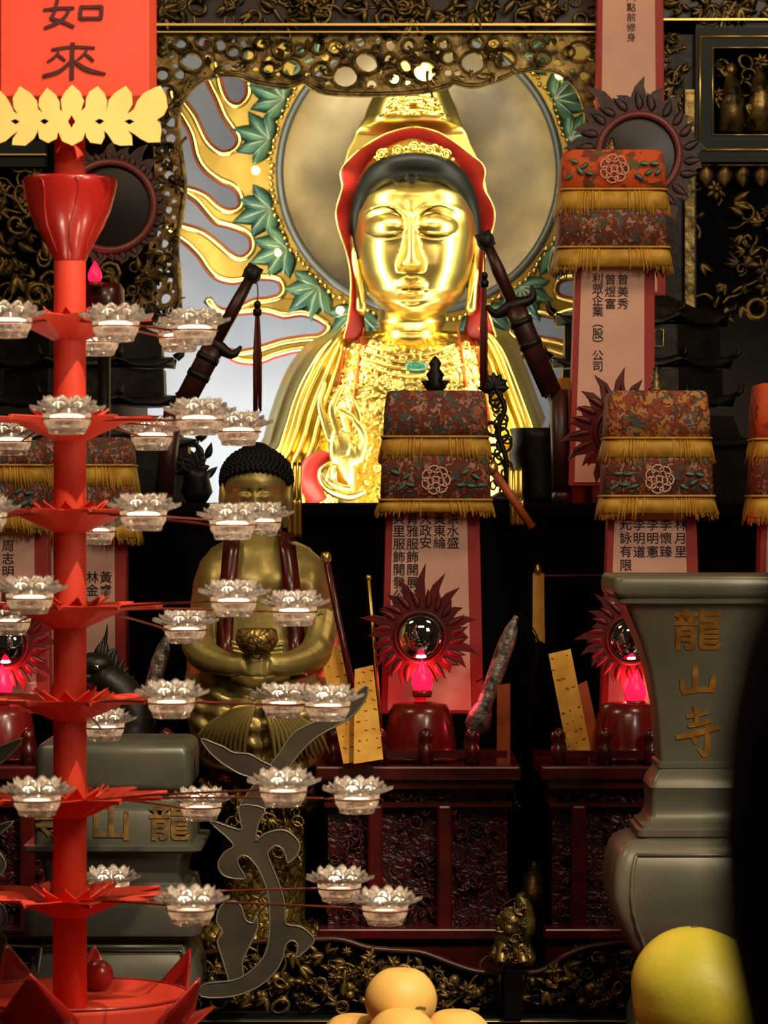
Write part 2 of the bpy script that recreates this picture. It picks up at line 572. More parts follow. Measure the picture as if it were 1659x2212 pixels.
# ------------------------------------------------------------------ flaming nimbus
ND = 7.4
nim = thing('flaming_nimbus', 'large gilt flame-edged halo behind the golden statue, with green leaves round its mirror disc', 'halo', P(906, 1110, ND))
half = [(906, 10), (700, 20), (560, 60), (535, 120), (528, 165), (532, 203), (517, 223), (498, 219), (484, 195), (476, 160), (466, 110), (448, 84), (440, 110), (440, 150),
        (447, 180), (465, 216), (482, 256), (510, 297), (506, 318), (482, 327), (458, 312), (443, 290), (425, 250), (397, 212), (376, 190), (362, 200), (372, 228),
        (390, 255), (411, 294), (421, 338), (440, 370), (472, 394), (500, 406), (515, 426), (515, 446), (495, 452), (472, 442), (448, 420), (424, 408), (397, 401), (372, 394), (384, 408),
        (403, 424), (424, 439), (443, 462), (465, 484), (490, 491), (522, 502), (539, 518), (539, 540), (522, 554), (502, 547), (480, 529), (456, 509), (431, 494), (404, 486), (372, 476), (350, 484), (360, 504),
        (376, 514), (401, 530), (428, 557), (446, 584), (467, 604), (499, 613), (530, 609), (566, 604), (597, 608), (607, 624), (600, 637), (573, 644), (549, 646), (520, 659), (490, 668), (466, 661), (446, 644),
        (460, 668), (480, 682), (515, 680), (572, 676), (613, 687), (650, 682), (684, 692), (704, 708), (690, 722), (668, 725), (646, 727), (610, 733), (580, 742), (545, 753), (512, 757), (480, 752),
        (490, 770), (516, 784), (560, 786), (610, 768), (680, 770), (760, 900), (906, 1110)]
smooth_half = cr(half, 3)
full = smooth_half + [(1812 - x, y) for x, y in reversed(smooth_half[:-1])][:-1]
NCX, NCY, NR = 906, 372, 296
hole = [(NCX + NR * math.cos(2 * PI * i / 72), NCY + NR * math.sin(2 * PI * i / 72)) for i in range(72)]
MB().prism(px(full, ND), ND - 0.012, ND + 0.012, [px(hole, ND)]).obj('flame_plate', M['gold_plate'], nim, bevel=0.004)
MB().box((P(906, 0, ND).x, ND + 0.05, 0.95), (0.09, 0.05, 1.9)).obj('back_post', M['red_dk'], nim)
# raised gilt edge and red outer edge following the flames on both sides
def inset(path, k):
    out = []
    n = len(path)
    for i, (x, y) in enumerate(path):
        ax, ay = path[max(0, i - 1)]
        bx, by = path[min(n - 1, i + 1)]
        L = math.hypot(bx - ax, by - ay) or 1
        out.append((x - (by - ay) / L * k, y + (bx - ax) / L * k))
    return out
edge = smooth_half[12:-4]
e1, e2 = MB(), MB()
for mir in (0, 1):
    f = (lambda p: (1812 - p[0], p[1])) if mir else (lambda p: p)
    ins = [f(p) for p in inset(edge, -7)]
    e1.tube(pts3(ins, ND, -0.014), S(6.5, ND), 6)
    e2.tube(pts3([f(p) for p in edge], ND, -0.004), S(3.6, ND), 6)
e1.obj('raised_gilt_edge', M['gold_edge'], nim)
e2.obj('red_edge', M['red_edge'], nim)
# mirror disc with grey rim
c = P(NCX, NCY, ND)
dm = MB()
prof = [(0.001, 0.03)] + [(S(NR * t, ND), 0.03 * (1 - t * t) + 0.004 * math.sin(t * 9)) for t in (.2, .4, .6, .8, .9, .97, 1.0)]
rs = []
for r, h in prof:
    rs.append([Vector((c.x + r * math.cos(2 * PI * j / 64), ND + h + 0.004, c.z + r * math.sin(2 * PI * j / 64))) for j in range(64)])
dm.rings(rs, True, False).obj('mirror_disc', M['disc'], nim)
def ringtube(cx, cy, r, d, tr, dy=0.0, n=64, ns=10, flat=None):
    return MB().tube([P(cx + r * math.cos(2 * PI * i / n), cy + r * math.sin(2 * PI * i / n), d) + Vector((0, dy, 0)) for i in range(n)], tr, ns, True, flat)
ringtube(NCX, NCY, 302, ND, S(9, ND), -0.016).obj('grey_rim', M['rimgrey'], nim)
rb = random.Random(3)
bd = MB()
for i in range(150):
    a = 2 * PI * i / 150
    rr = 322 + rb.uniform(-5, 5)
    bd.ell(P(NCX + rr * math.cos(a), NCY + rr * math.sin(a), ND) - Vector((0, 0.018, 0)), S(rb.uniform(4, 7), ND), 0.007, S(rb.uniform(4, 7), ND), 8, 6)
bd.obj('gilt_beading', M['bead'], nim)
for a in (208, 192, 166, 150, 131, 114, 332, 348, 14, 30, 49, 66, 228, 312):
    lf, vn = MB(), MB()
    rad = math.radians(a)
    base = P(NCX + 330 * math.cos(rad), NCY + 330 * math.sin(rad), ND) - Vector((0, 0.014, 0))
    for k in (-2, -1, 0, 1, 2):
        L_ = S(88 - 12 * abs(k), ND)
        an = -rad + k * 0.52 + 0.2 * math.sin(a)
        lf.leaf(base, an, L_, S(44, ND), 0.014, 0.12 * k)
        vn.tube([base - Vector((0, .013, 0)), base + Vector((math.cos(an) * L_ * .5, -.013, math.sin(an) * L_ * .5)), base + Vector((math.cos(an) * L_ * .92, -.006, math.sin(an) * L_ * .92))], [.0016, .0012, .0005], 5)
    lo2 = lf.obj('green_leaf', M['jade'], nim)
    vn.obj('leaf_vein', M['vein'], lo2)
for x, y in ((553, 370), (601, 547), (735, 672), (1206, 165), (1259, 370), (1211, 547)):
    MB().ell(P(x, y, ND) - Vector((0, 0.02, 0)), S(9, ND), S(9, ND), S(9, ND), 12, 8).obj('bulb', M['bulb'], nim)

# ------------------------------------------------------------------ golden statue
GD = 7.0
def G(x, y, dy=0.0):
    v = P(x, y, GD)
    v.y += dy
    return v
gu = thing('golden_goddess_statue', 'large golden seated goddess statue with closed eyes, red-lined hood and raised hand', 'statue', P(890, 1170, GD))

def gs(x, s):
    return math.exp(-(x / s) ** 2)
def face_disp(x, y):
    """forward relief of the face in pixels (mm at the statue)"""
    u = x - 887
    au = abs(u)
    h = 0.0
    # nose
    t = min(max((y - 470) / 112.0, 0), 1)
    if 440 < y < 604:
        fall = 1.0 if y < 584 else max(0.0, 1 - (y - 584) / 14.0) ** 0.8
        rise = min(1.0, max(0.0, (y - 440) / 40.0))
        w = 8 + 11 * t ** 2.6
        h += (7 + 36 * t) * rise * fall * max(0.0, 1 - (au / (w * 1.7)) ** 1.5) if au < w * 1.7 else 0
    h += 9 * gs(au - 19, 8) * gs(y - 578, 11)
    # brow ridge curving into the nose
    if au < 120:
        yb = 458 + 30 * max(0, (34 - au) / 34.0) ** 1.6 + 10 * max(0, (au - 60) / 60.0) ** 2
        if y > yb:
            h -= 9 * math.exp(-((y - yb - 13) / 15.0) ** 2) * min(1, au / 16) * (1 - max(0, (au - 80) / 40.0))
        h += 3.0 * gs(y - yb + 3, 6)
    # eyelids
    e = ((au - 56) / 44.0) ** 2 + ((y - 497) / 25.0) ** 2
    if e < 1:
        h += 14 * (1 - e) ** 0.75
    ys = 513 + 6 * (1 - ((au - 56) / 40.0) ** 2)
    if 14 < au < 98:
        h -= 5.5 * gs(y - ys, 3.2) * (1 - ((au - 56) / 44.0) ** 2 if abs(au - 56) < 44 else 0)
        h += 3.0 * gs(y - ys - 9, 6) * max(0, 1 - ((au - 56) / 44.0) ** 2)
    # cheeks, mouth, chin
    h += 9 * gs(au - 70, 42) * gs(y - 575, 55)
    lw = max(0.0, 1 - (au / 36.0) ** 2)
    h += 12 * lw * gs(y - 623 - 3 * gs(au, 6) + 3 * gs(au - 9, 7), 8)
    h += 13 * max(0.0, 1 - (au / 28.0) ** 2) * gs(y - 642, 8.5)
    h -= 9 * max(0.0, 1 - (au / 36.0) ** 2) * gs(y - 632 - 0.002 * au * au, 3.0)
    h -= 3 * gs(au, 6) * gs(y - 606, 9)
    h += 7 * gs(au, 60) * gs(y - 622, 30)
    h -= 5 * gs(au, 26) * gs(y - 657, 7)
    h += 9 * gs(au, 24) * gs(y - 674, 13)
    return h
HW = [(350, 30), (380, 78), (400, 100), (430, 120), (470, 131), (510, 133), (550, 130), (590, 122), (630, 106), (655, 88), (675, 66), (688, 44), (697, 8)]
HB = [(350, 90), (380, 118), (400, 128), (430, 138), (500, 142), (580, 140), (630, 132), (660, 122), (680, 108), (692, 84), (697, 40)]
head = MB()
rows = []
NZ, NA = 170, 220
for i in range(NZ + 1):
    y = 352 + (697 - 352) * (1 - (1 - i / NZ) ** 1.25)
    a, b = interp(HW, y), interp(HB, y)
    cx = 899 - 1.0
    row = []
    for j in range(NA):
        th = 2 * PI * j / NA
        sx_, cy_ = math.sin(th), -math.cos(th)
        ex = 0.88
        X = cx + a * math.copysign(abs(sx_) ** ex, sx_)
        Y = b * math.copysign(abs(cy_) ** ex, cy_)
        if cy_ < 0:
            k = min(1.0, -cy_ * 2.2)
            Y -= face_disp(X, y) * k
        row.append(G(X, y, Y / 1000.0 + 0.02))
    rows.append(row)
head.rings(rows)
ho = head.obj('head', M['gold_skin'], gu)
def face_y(x, y):
    a, b = interp(HW, y), interp(HB, y)
    s_ = min(1, abs(x - 898) / a)
    th = math.asin(min(1.0, s_ ** (1 / 0.88)))
    Y = -b * math.cos(th) ** 0.88
    return (Y - face_disp(x, y) * min(1.0, math.cos(th) * 2.2)) / 1000.0 + 0.02
def on_face(ptsxy, r, out, lift=0.0005):
    p = cr(ptsxy, 8)
    out.tube([G(x, y, face_y(x, y) - lift) for x, y in p], r, 6)
br, es, lp = MB(), MB(), MB()
for sgn in (-1, 1):
    q = lambda a: 887 + sgn * a
    on_face([(q(98), 469), (q(78), 459), (q(56), 456), (q(36), 464), (q(20), 479)], [0.0008, 0.0022, 0.0022, 0.0008], br)
    on_face([(q(20), 512), (q(38), 519), (q(56), 520.5), (q(76), 518), (q(96), 509)], [0.0008, 0.0030, 0.0030, 0.0010], es, 0.0)
    on_face([(q(24), 525), (q(42), 530), (q(60), 531), (q(84), 524)], [0.0003, 0.001, 0.0003], es, 0.0)
    on_face([(q(16), 488), (q(30), 476), (q(56), 470), (q(86), 480)], [0.0003, 0.0012, 0.0004], es, 0.0)
on_face([(857, 631), (872, 631), (887, 633.5), (902, 631), (917, 631)], [0.0004, 0.0016, 0.0016, 0.0004], es, 0.0)
br.obj('eyebrow_line', M['line'], ho)
es.obj('eyelid_line', M['line'], ho)
on_face([(861, 627), (876, 622.5), (887, 625), (898, 622.5), (913, 627)], [0.001, 0.0035, 0.001], lp, -0.001)
on_face([(866, 639), (887, 645), (908, 639)], [0.001, 0.0045, 0.001], lp, -0.0015)
lp.obj('lips', M['lip'], ho)
for x, s_ in ((770, -1), (1027, 1)):
    ear = MB()
    ear.tube([G(x + 8 * -s_, 478, 0.0), G(x + 2 * s_, 520, -0.005), G(x, 570, -0.012), G(x - 6 * s_, 620, -0.02), G(x - 10 * s_, 668, -0.02), G(x - 14 * s_, 682, -0.016)], [0.008, 0.017, 0.013, 0.011, 0.013, 0.004], 10)
    ear.tube(cr(pts3([(x - 16 * s_, 660, -0.03), (x - 4 * s_, 600, -0.03), (x + 2 * s_, 530, -0.02)], GD), 5), 0.0035, 6)
    ear.obj('long_ear', M['gold_skin'], ho)
# neck with rings
nk = MB()
cN = G(888, 800, 0.03)
prof = []
for y, r in ((800, 120), (762, 80), (745, 70), (741, 66), (738, 69), (722, 66), (718, 62), (714, 67), (700, 72), (694, 76), (690, 72), (670, 70), (640, 60)):
    prof.append((r / 1000, (800 - y) / 1000))
nk.lathe(prof, cN, 40, 1.0, 0.95)
nk.obj('neck', M['gold_skin'], gu)
# hair: thick black band with small front crests
hr = MB()
hp = cr([(784, 560), (774, 505), (779, 455), (794, 412), (818, 386), (852, 374), (893, 370), (936, 374), (972, 388), (1000, 418), (1015, 460), (1022, 510), (1018, 570)], 6)
hpt = []
for x, y in hp:
    t = abs(x - 897) / 135.0
    hpt.append(G(x, y, -0.118 + 0.135 * t ** 2.4))
hr.tube(hpt, [0.012, 0.021, 0.027, 0.028, 0.027, 0.021, 0.012], 14)
hr.ell(G(898, 452, 0.06), 0.138, 0.11, 0.105, 28, 18)
for x in (828, 858, 888, 918, 948):
    hr.ell(G(x, 388, -0.122 + 0.00002 * (x - 888) ** 2), 0.019, 0.016, 0.017, 12, 8)
for x, s_ in ((772, -1), (1024, 1)):
    hr.tube(cr(pts3([(x, 500, 0.02), (x + 4 * -s_, 560, 0.03), (x - 12 * s_, 620, 0.04)], GD), 5), [0.02, 0.014, 0.004], 10)
hr.obj('hair', M['hair'], gu)
# chased crown
cw = MB()
rows = []
for i in range(25):
    t = i / 24
    y = 392 - 86 * t
    hw = 122 * math.sqrt(max(0.02, 1 - (t * 0.97) ** 2.0)) + 4
    row = []
    for j in range(49):
        a = -PI / 2 + PI * j / 48
        yy = y + 52 * (1 - math.cos(a)) * (1 - t * 0.85)
        row.append(G(892 + hw * math.sin(a), yy, -0.118 * math.cos(a) * (1 - 0.55 * t * t) - 0.0))
    rows.append(row)
cw.grid(rows)
rc = random.Random(5)
for i in range(60):
    t = rc.uniform(0.12, 0.85)
    a = rc.uniform(-1.0, 1.0)
    hw = 122 * math.sqrt(max(0.02, 1 - (t * 0.97) ** 2.0)) + 4
    x = 892 + hw * math.sin(a)
    y = 392 - 86 * t + 52 * (1 - math.cos(a)) * (1 - t * 0.85)
    cw.ell(G(x, y, -0.118 * math.cos(a) * (1 - 0.55 * t * t)), rc.uniform(.004, .009), .006, rc.uniform(.004, .009), 8, 6)
for k in range(5):
    x = 892 + (k - 2) * 34
    y = 330 + 8 * abs(k - 2)
    cw.tube([G(x + 11 * math.cos(a) * (1 - a / 14), y - 11 * math.sin(a) * (1 - a / 14), -0.112) for a in [i * 0.5 for i in range(22)]], 0.003, 6)
cw.obj('crown', M['gold_orn'], gu)
# hood: gold outside, red lining seen round the face
outer = [(742, 735), (752, 690), (758, 640), (757, 590), (748, 545), (734, 505), (726, 470), (730, 440), (740, 410), (736, 372), (762, 340), (800, 312), (838, 290), (890, 279),
         (945, 290), (985, 312), (1022, 342), (1046, 368), (1044, 405), (1060, 440), (1068, 470), (1060, 508), (1048, 545), (1043, 590), (1046, 640), (1058, 690), (1072, 735)]
inner = [(792, 735), (786, 690), (780, 640), (772, 590), (764, 545), (758, 505), (756, 470), (766, 440), (776, 415), (788, 385), (800, 360), (820, 336), (850, 322), (890, 312),
         (930, 322), (962, 336), (988, 360), (1006, 385), (1020, 415), (1030, 440), (1037, 470), (1038, 505), (1036, 545), (1028, 590), (1018, 640), (1008, 690), (1000, 735)]
so, si = cr(outer, 4), cr(inner, 4)
rows = []
for k in range(9):
    t = k / 8
    row = []
    for i, ((ax, ay), (bx, by)) in enumerate(zip(so, si)):
        wob = 0.010 * math.sin(i * 0.55) * (1 - t)
        row.append(G(ax + (bx - ax) * t, ay + (by - ay) * t, -0.030 + 0.045 * t + wob))
    rows.append(row)
hd = MB().grid(rows)
hd.obj('hood_lining', M['hood_red'], gu, solid=0.003)
rim = MB().tube([G(x, y, -0.032 + 0.010 * math.sin(i * 0.55)) for i, (x, y) in enumerate(so)], 0.0018, 6)
rim.obj('hood_rim', M['gold_edge'], gu)
top_o = [(735, 430), (733, 400), (736, 372), (752, 330), (772, 285), (790, 245), (806, 210), (818, 180), (830, 150), (895, 138), (955, 150), (966, 180), (980, 215), (996, 260), (1012, 300), (1030, 340), (1046, 368), (1050, 400), (1050, 430)]
rows = []
for i, y in enumerate([470 - 340 * k / 34 for k in range(35)]):
    lx = interp([(130, 832), (180, 816), (245, 790), (285, 770), (330, 750), (372, 737), (430, 737), (480, 730)], y)
    rx = interp([(130, 956), (180, 966), (260, 996), (300, 1012), (340, 1030), (372, 1046), (430, 1056), (480, 1062)], y)
    cx, hw = (lx + rx) / 2, (rx - lx) / 2
    row = []
    for j in range(65):
        th = 2 * PI * j / 64
        fold = 1 + 0.022 * math.cos(9 * th) * min(1, (470 - y) / 150)
        # the hood opens over the crown: push the front back below the lining arch
        front = 0.75 * hw / 1000 if y < 264 else 0.75 * hw / 1000 * max(0.06, 1 - (y - 264) / 16.0)
        dep = -math.cos(th) * (front if math.cos(th) > 0 else 0.16) * fold
        row.append(G(cx + hw * math.sin(th) * fold, y, 0.03 + dep))
    rows.append(row)
MB().grid(rows).obj('hood', M['gold_robe'], gu)
hb = MB()
for i in range(3):
    y = 212 + i * 18
    hwv = 62 + i * 12
    hb.tube([G(894 + hwv * math.sin(a), y + 16 * (1 - math.cos(a)), 0.024 - (0.075 + 0.012 * i) * math.cos(a)) for a in [(-1.1 + 2.2 * j / 20) for j in range(21)]], 0.0035, 6)
for i in range(70):
    a = rc.uniform(-0.9, 0.9)
    y = rc.uniform(216, 256)
    hb.ell(G(894 + (66 + (y - 222) * .55) * math.sin(a), y + 16 * (1 - math.cos(a)), 0.022 - (0.078 + (y - 222) * .0006) * math.cos(a)), rc.uniform(.004, .01), .006, rc.uniform(.003, .007), 8, 6)
hb.obj('hood_ornament', M['gold_orn'], gu)
# chest
rows = []
for i in range(60):
    t = i / 59
    y = 715 + 455 * t
    lx = interp([(715, 760), (760, 690), (830, 668), (950, 660), (1170, 640)], y)
    rx = interp([(715, 1020), (760, 1080), (830, 1105), (950, 1120), (1170, 1150)], y)
    cx, hw = (lx + rx) / 2, (rx - lx) / 2
    dep = interp([(715, 0.06), (760, 0.11), (830, 0.14), (950, 0.155), (1170, 0.20)], y)
    rows.append([G(cx + hw * math.sin(2 * PI * j / 80), y, 0.05 - dep * math.copysign(abs(math.cos(2 * PI * j / 80)) ** 0.8, math.cos(2 * PI * j / 80))) for j in range(80)])
MB().rings(rows).obj('robe_body', M['gold_orn'], gu)
def chest_y(x, y):
    lx = interp([(715, 760), (760, 690), (830, 668), (950, 660), (1170, 640)], y)
    rx = interp([(715, 1020), (760, 1080), (830, 1105), (950, 1120), (1170, 1150)], y)
    cx, hw = (lx + rx) / 2, (rx - lx) / 2
    dep = interp([(715, 0.06), (760, 0.11), (830, 0.14), (950, 0.155), (1170, 0.20)], y)
    s_ = max(-0.98, min(0.98, (x - cx) / hw))
    return 0.05 - dep * math.sqrt(1 - s_ * s_) ** 0.8
def on_chest(p, r, out, lift=0.002, n=6, ns=6):
    out.tube([G(x, y, chest_y(x, y) - lift) for x, y in cr(p, n)], r, ns)
# capes: sleeves falling in folds from both shoulders
def cape(outl, inl, folds, amp, name, bulge=0.10):
    o_, i_ = cr(outl, 5), cr(inl, 5)
    n = max(len(o_), len(i_))
    rs_ = lambda c_, k: c_[min(len(c_) - 1, int(k / (n - 1) * (len(c_) - 1) + 0.5))]
    rows = []
    for k in range(n):
        (ax, ay), (bx, by) = rs_(o_, k), rs_(i_, k)
        t = k / (n - 1)
        row = []
        for j in range(61):
            s = j / 60
            fr_ = (folds * s ** 1.25) % 1.0
            fo = amp * (math.exp(-((fr_ - .5) / .24) ** 2) - .4) * min(1.0, 0.15 + t * 1.5) * (.25 + 1.0 * s)
            yb = chest_y(bx, min(1100, max(720, by))) - 0.006
            Y = 0.10 * (1 - s) ** 1.6 + yb * s ** 0.8 * 1.0 - bulge * math.sin(PI * s ** 0.8) * 0.6
            row.append(G(ax + (bx - ax) * s, ay + (by - ay) * s + 8 * math.sin(PI * folds * s) * t, Y - fo))
        rows.append(row)
    return MB().grid(rows).obj(name, M['gold_robe'], gu, solid=0.004)
cape([(742, 702), (705, 716), (668, 735), (640, 762), (618, 795), (600, 835), (586, 875), (574, 915), (566, 945), (552, 968), (566, 985)],
     [(748, 712), (742, 760), (735, 800), (722, 850), (708, 890), (696, 930), (690, 960), (680, 985), (672, 1000), (668, 1010), (664, 1020)], 5.2, 0.028, 'draped_sleeve')
cape([(1040, 700), (1080, 706), (1112, 735), (1134, 775), (1150, 815), (1164, 855), (1178, 890), (1180, 905), (1160, 928), (1150, 940), (1146, 950)],
     [(1030, 712), (1042, 760), (1052, 800), (1066, 850), (1080, 890), (1096, 930), (1104, 960), (1108, 985), (1112, 1000), (1112, 1010), (1112, 1020)], 4.2, 0.024, 'draped_sleeve')
for x0 in (622, 636, 650, 1100, 1116):
    hang = MB()
    hang.tube([G(x0 + 14, 985, -0.05), G(x0 + 2, 1060, -0.06), G(x0, 1170, -0.06)], [0.006, 0.011, 0.011], 8)
    hang.obj('robe_fold', M['gold_robe'], gu)
# collar bands and necklaces
cb = MB()
for a, b in (((752, 700), 1), ((1022, 700), -1)):
    x0 = a[0]
    cb = MB()
    on_chest([(x0, 706), (x0 - 10 * b, 760), (x0 - 18 * b, 820), (x0 - 30 * b, 880), (x0 - 40 * b, 940)], 0.0035, cb, 0.003)
    cb.obj('collar_band', M['copper'], gu)
    cb = MB()
    on_chest([(x0 + 34 * b, 706), (x0 + 24 * b, 770), (x0 + 16 * b, 840), (x0 + 2 * b, 930)], 0.003, cb, 0.003)
    cb.obj('collar_band', M['copper'], gu)
nl = MB()
for k in range(4):
    y0 = 752 + k * 15
    on_chest([(792 - k * 6, y0 - 8), (840, y0 + 12), (888, y0 + 18), (936, y0 + 12), (984 + k * 6, y0 - 8)], 0.0035, nl, 0.002)
    nl.obj('necklace', M['gold_edge'], gu)
    nl = MB()
for i in range(170):
    x, y = rc.uniform(690, 1080), rc.uniform(745, 1060)
    r_ = rc.uniform(4, 11)
    ph = rc.uniform(0, 6)
    nl.tube([G(x + r_ * (1 - q / 13) * math.cos(q + ph), y + r_ * (1 - q / 13) * math.sin(q + ph), chest_y(x, y) - 0.003) for q in [k * .75 for k in range(13)]], 0.0022, 5)
nl.obj('chased_scrollwork', M['gold_edge'], gu)
gm = G(898, 795, chest_y(898, 795) - 0.004)
MB().ell(gm, 0.025, 0.010, 0.013, 20, 12).obj('green_gem', M['gem'], gu)
# raised hand: palm, four fingers and thumb
hm = MB()
HY = -0.175
hpx = lambda l: pts3(l, GD, HY)
hm.tube(cr(hpx([(754, 1085, .03), (752, 1050, .012), (750, 1010, .004), (748, 985)]), 6), [0.024, 0.021, 0.022, 0.022], 18)
hm.ell(hpx([(744, 965)])[0], .033, .017, .047, 24, 16)
hm.ell(hpx([(766, 985, -.008)])[0], .017, .015, .030, 18, 12)
hm.ell(hpx([(727, 975, -.006)])[0], .014, .013, .034, 18, 12)
for l, r_ in (([(716, 955), (704, 915, -.004), (696, 878, -.004), (704, 836, .004)], .0085),
              ([(732, 940, -.004), (722, 905, -.010), (722, 880, -.012), (742, 842, -.004)], .0088),
              ([(752, 935, -.006), (742, 902, -.020), (734, 890, -.024), (752, 899, -.03), (766, 908, -.03)], .0082),
              ([(772, 945, -.004), (776, 912, -.010), (770, 885, -.012), (760, 864, -.008)], .0072),
              ([(776, 1000, -.006), (788, 960, -.016), (780, 932, -.026), (766, 912, -.032)], .0098)):
    q = cr(hpx(l), 5)
    hm.tube(q, [r_ * 1.15, r_ * 1.05, r_, r_ * .9, r_ * .55], 10)
    hm.ell(q[-1], r_ * .6, r_ * .6, r_ * .6, 10, 8)
hm.obj('raised_hand', M['gold_skin'], gu, remesh=0.0018)
cf = MB()
cf.tube(cr(pts3([(690, 1085, -.14), (672, 1040, -.15), (678, 1005, -.15), (706, 992, -.15), (728, 1004, -.145)], GD), 6), [.020, .024, .020, .014, .006], 12, flat=0.6)
cf.obj('red_sleeve_lining', M['hood_red'], gu)
cg = MB()
cg.tube(cr(pts3([(724, 1000, -.17), (700, 1020, -.18), (706, 1048, -.19), (730, 1066, -.2), (760, 1074, -.2), (790, 1062, -.2)], GD), 6), [.006, .012, .012, .010, .008], 10)
cg.tube(cr(pts3([(716, 1012, -.18), (712, 1036, -.2), (734, 1052, -.205), (760, 1058, -.2)], GD), 6), [.004, .009, .008], 8)
cg.obj('sleeve_cuff', M['gold_edge'], gu)
MB().lathe([(0.30, 0), (0.33, 0.03), (0.28, 0.06), (0.30, 0.10)], (G(890, 1170).x, 7.06, G(890, 1170).z - 0.115), 48, 1, 0.8).obj('lotus_seat', M['gold_orn'], gu)
ped = MB().box((P(890, 0, GD).x, 7.06, 0.70), (0.84, 0.6, 1.40)).obj('statue_plinth', M['red_dk'])
tag(ped, 'dark red block plinth under the large golden statue, hidden by the black table', 'plinth')
# ------------------------------------------------------------------ carved niche screen
rs0 = random.Random(11)
def scroll(mb, x, y, r, d, rnd, tr=None, dy=0.0):
    ph = rnd.uniform(0, 6.28)
    turns = rnd.uniform(1.1, 1.7)
    sg = rnd.choice((-1, 1))
    n = 14
    tr = tr or S(r * rnd.uniform(0.16, 0.26), d)
    mb.tube([P(x + r * (1.1 - 0.85 * i / n) * math.cos(ph + sg * turns * 6.28 * i / n), y + r * (1.1 - 0.85 * i / n) * math.sin(ph + sg * turns * 6.28 * i / n), d) + Vector((0, dy + rnd.uniform(-.004, .004), 0))
             for i in range(n + 1)], [tr * .8, tr, tr, tr * .6], 6)
def ringlet(mb, x, y, r, d, rnd, dy=0.0):
    e = rnd.uniform(0.6, 1.0)
    ph = rnd.uniform(0, 3.14)
    tr = S(r * rnd.uniform(0.20, 0.30), d)
    pts = []
    for i in range(14):
        a = 6.28 * i / 14
        ux, uy = r * math.cos(a), r * e * math.sin(a)
        pts.append(P(x + ux * math.cos(ph) - uy * math.sin(ph), y + ux * math.sin(ph) + uy * math.cos(ph), d) + Vector((0, dy, 0)))
    mb.tube(pts, tr, 6, True)
def flower(mb, x, y, r, d, rnd, dy=0.0):
    n = rnd.choice((5, 6, 7))
    ph = rnd.uniform(0, 6)
    for k in range(n):
        mb.leaf(P(x, y, d) + Vector((0, dy, 0)), ph + 6.28 * k / n, S(r, d), S(r * .75, d), .008, 0, .12)
    mb.ell(P(x, y, d) + Vector((0, dy - .01, 0)), S(r * .3, d), .008, S(r * .3, d), 8, 6)
def stemcurve(mb, x, y, L, d, rnd, dy=0.0):
    a = rnd.uniform(0, 6.28)
    pts = [(x, y)]
    for i in range(4):
        a += rnd.uniform(-.9, .9)
        pts.append((pts[-1][0] + L / 4 * math.cos(a), pts[-1][1] + L / 4 * math.sin(a)))
    mb.tube(cr(pts3(pts, d, dy), 4), [S(rnd.uniform(2.5, 5), d), S(rnd.uniform(2, 4), d)], 6)
def carve_fill(mb, poly, d, n, rnd, size=22, dy=0.0, mix=(.25, .45, .75, .9), layers=0.012):
    xs, ys = [p[0] for p in poly], [p[1] for p in poly]
    k = t = 0
    while k < n and t < n * 30:
        t += 1
        x, y = rnd.uniform(min(xs), max(xs)), rnd.uniform(min(ys), max(ys))
        if not inside(poly, x, y):
            continue
        k += 1
        r = size * rnd.uniform(.55, 1.15)
        q = rnd.random()
        yy = dy + rnd.uniform(-layers, layers)
        if q < mix[0]:
            scroll(mb, x, y, r, d, rnd, None, yy)
        elif q < mix[1]:
            ringlet(mb, x, y, r * .8, d, rnd, yy)
        elif q < mix[2]:
            a = rnd.uniform(0, 6.28)
            for j in range(rnd.choice((1, 2, 3))):
                mb.leaf(P(x, y, d) + Vector((0, yy, 0)), a + j * .6, S(r * 1.5, d), S(r * .8, d), .009, rnd.uniform(-.3, .3), rnd.uniform(-.1, .25))
        elif q < mix[3]:
            stemcurve(mb, x, y, r * 4, d, rnd, yy)
        else:
            flower(mb, x, y, r, d, rnd, yy)

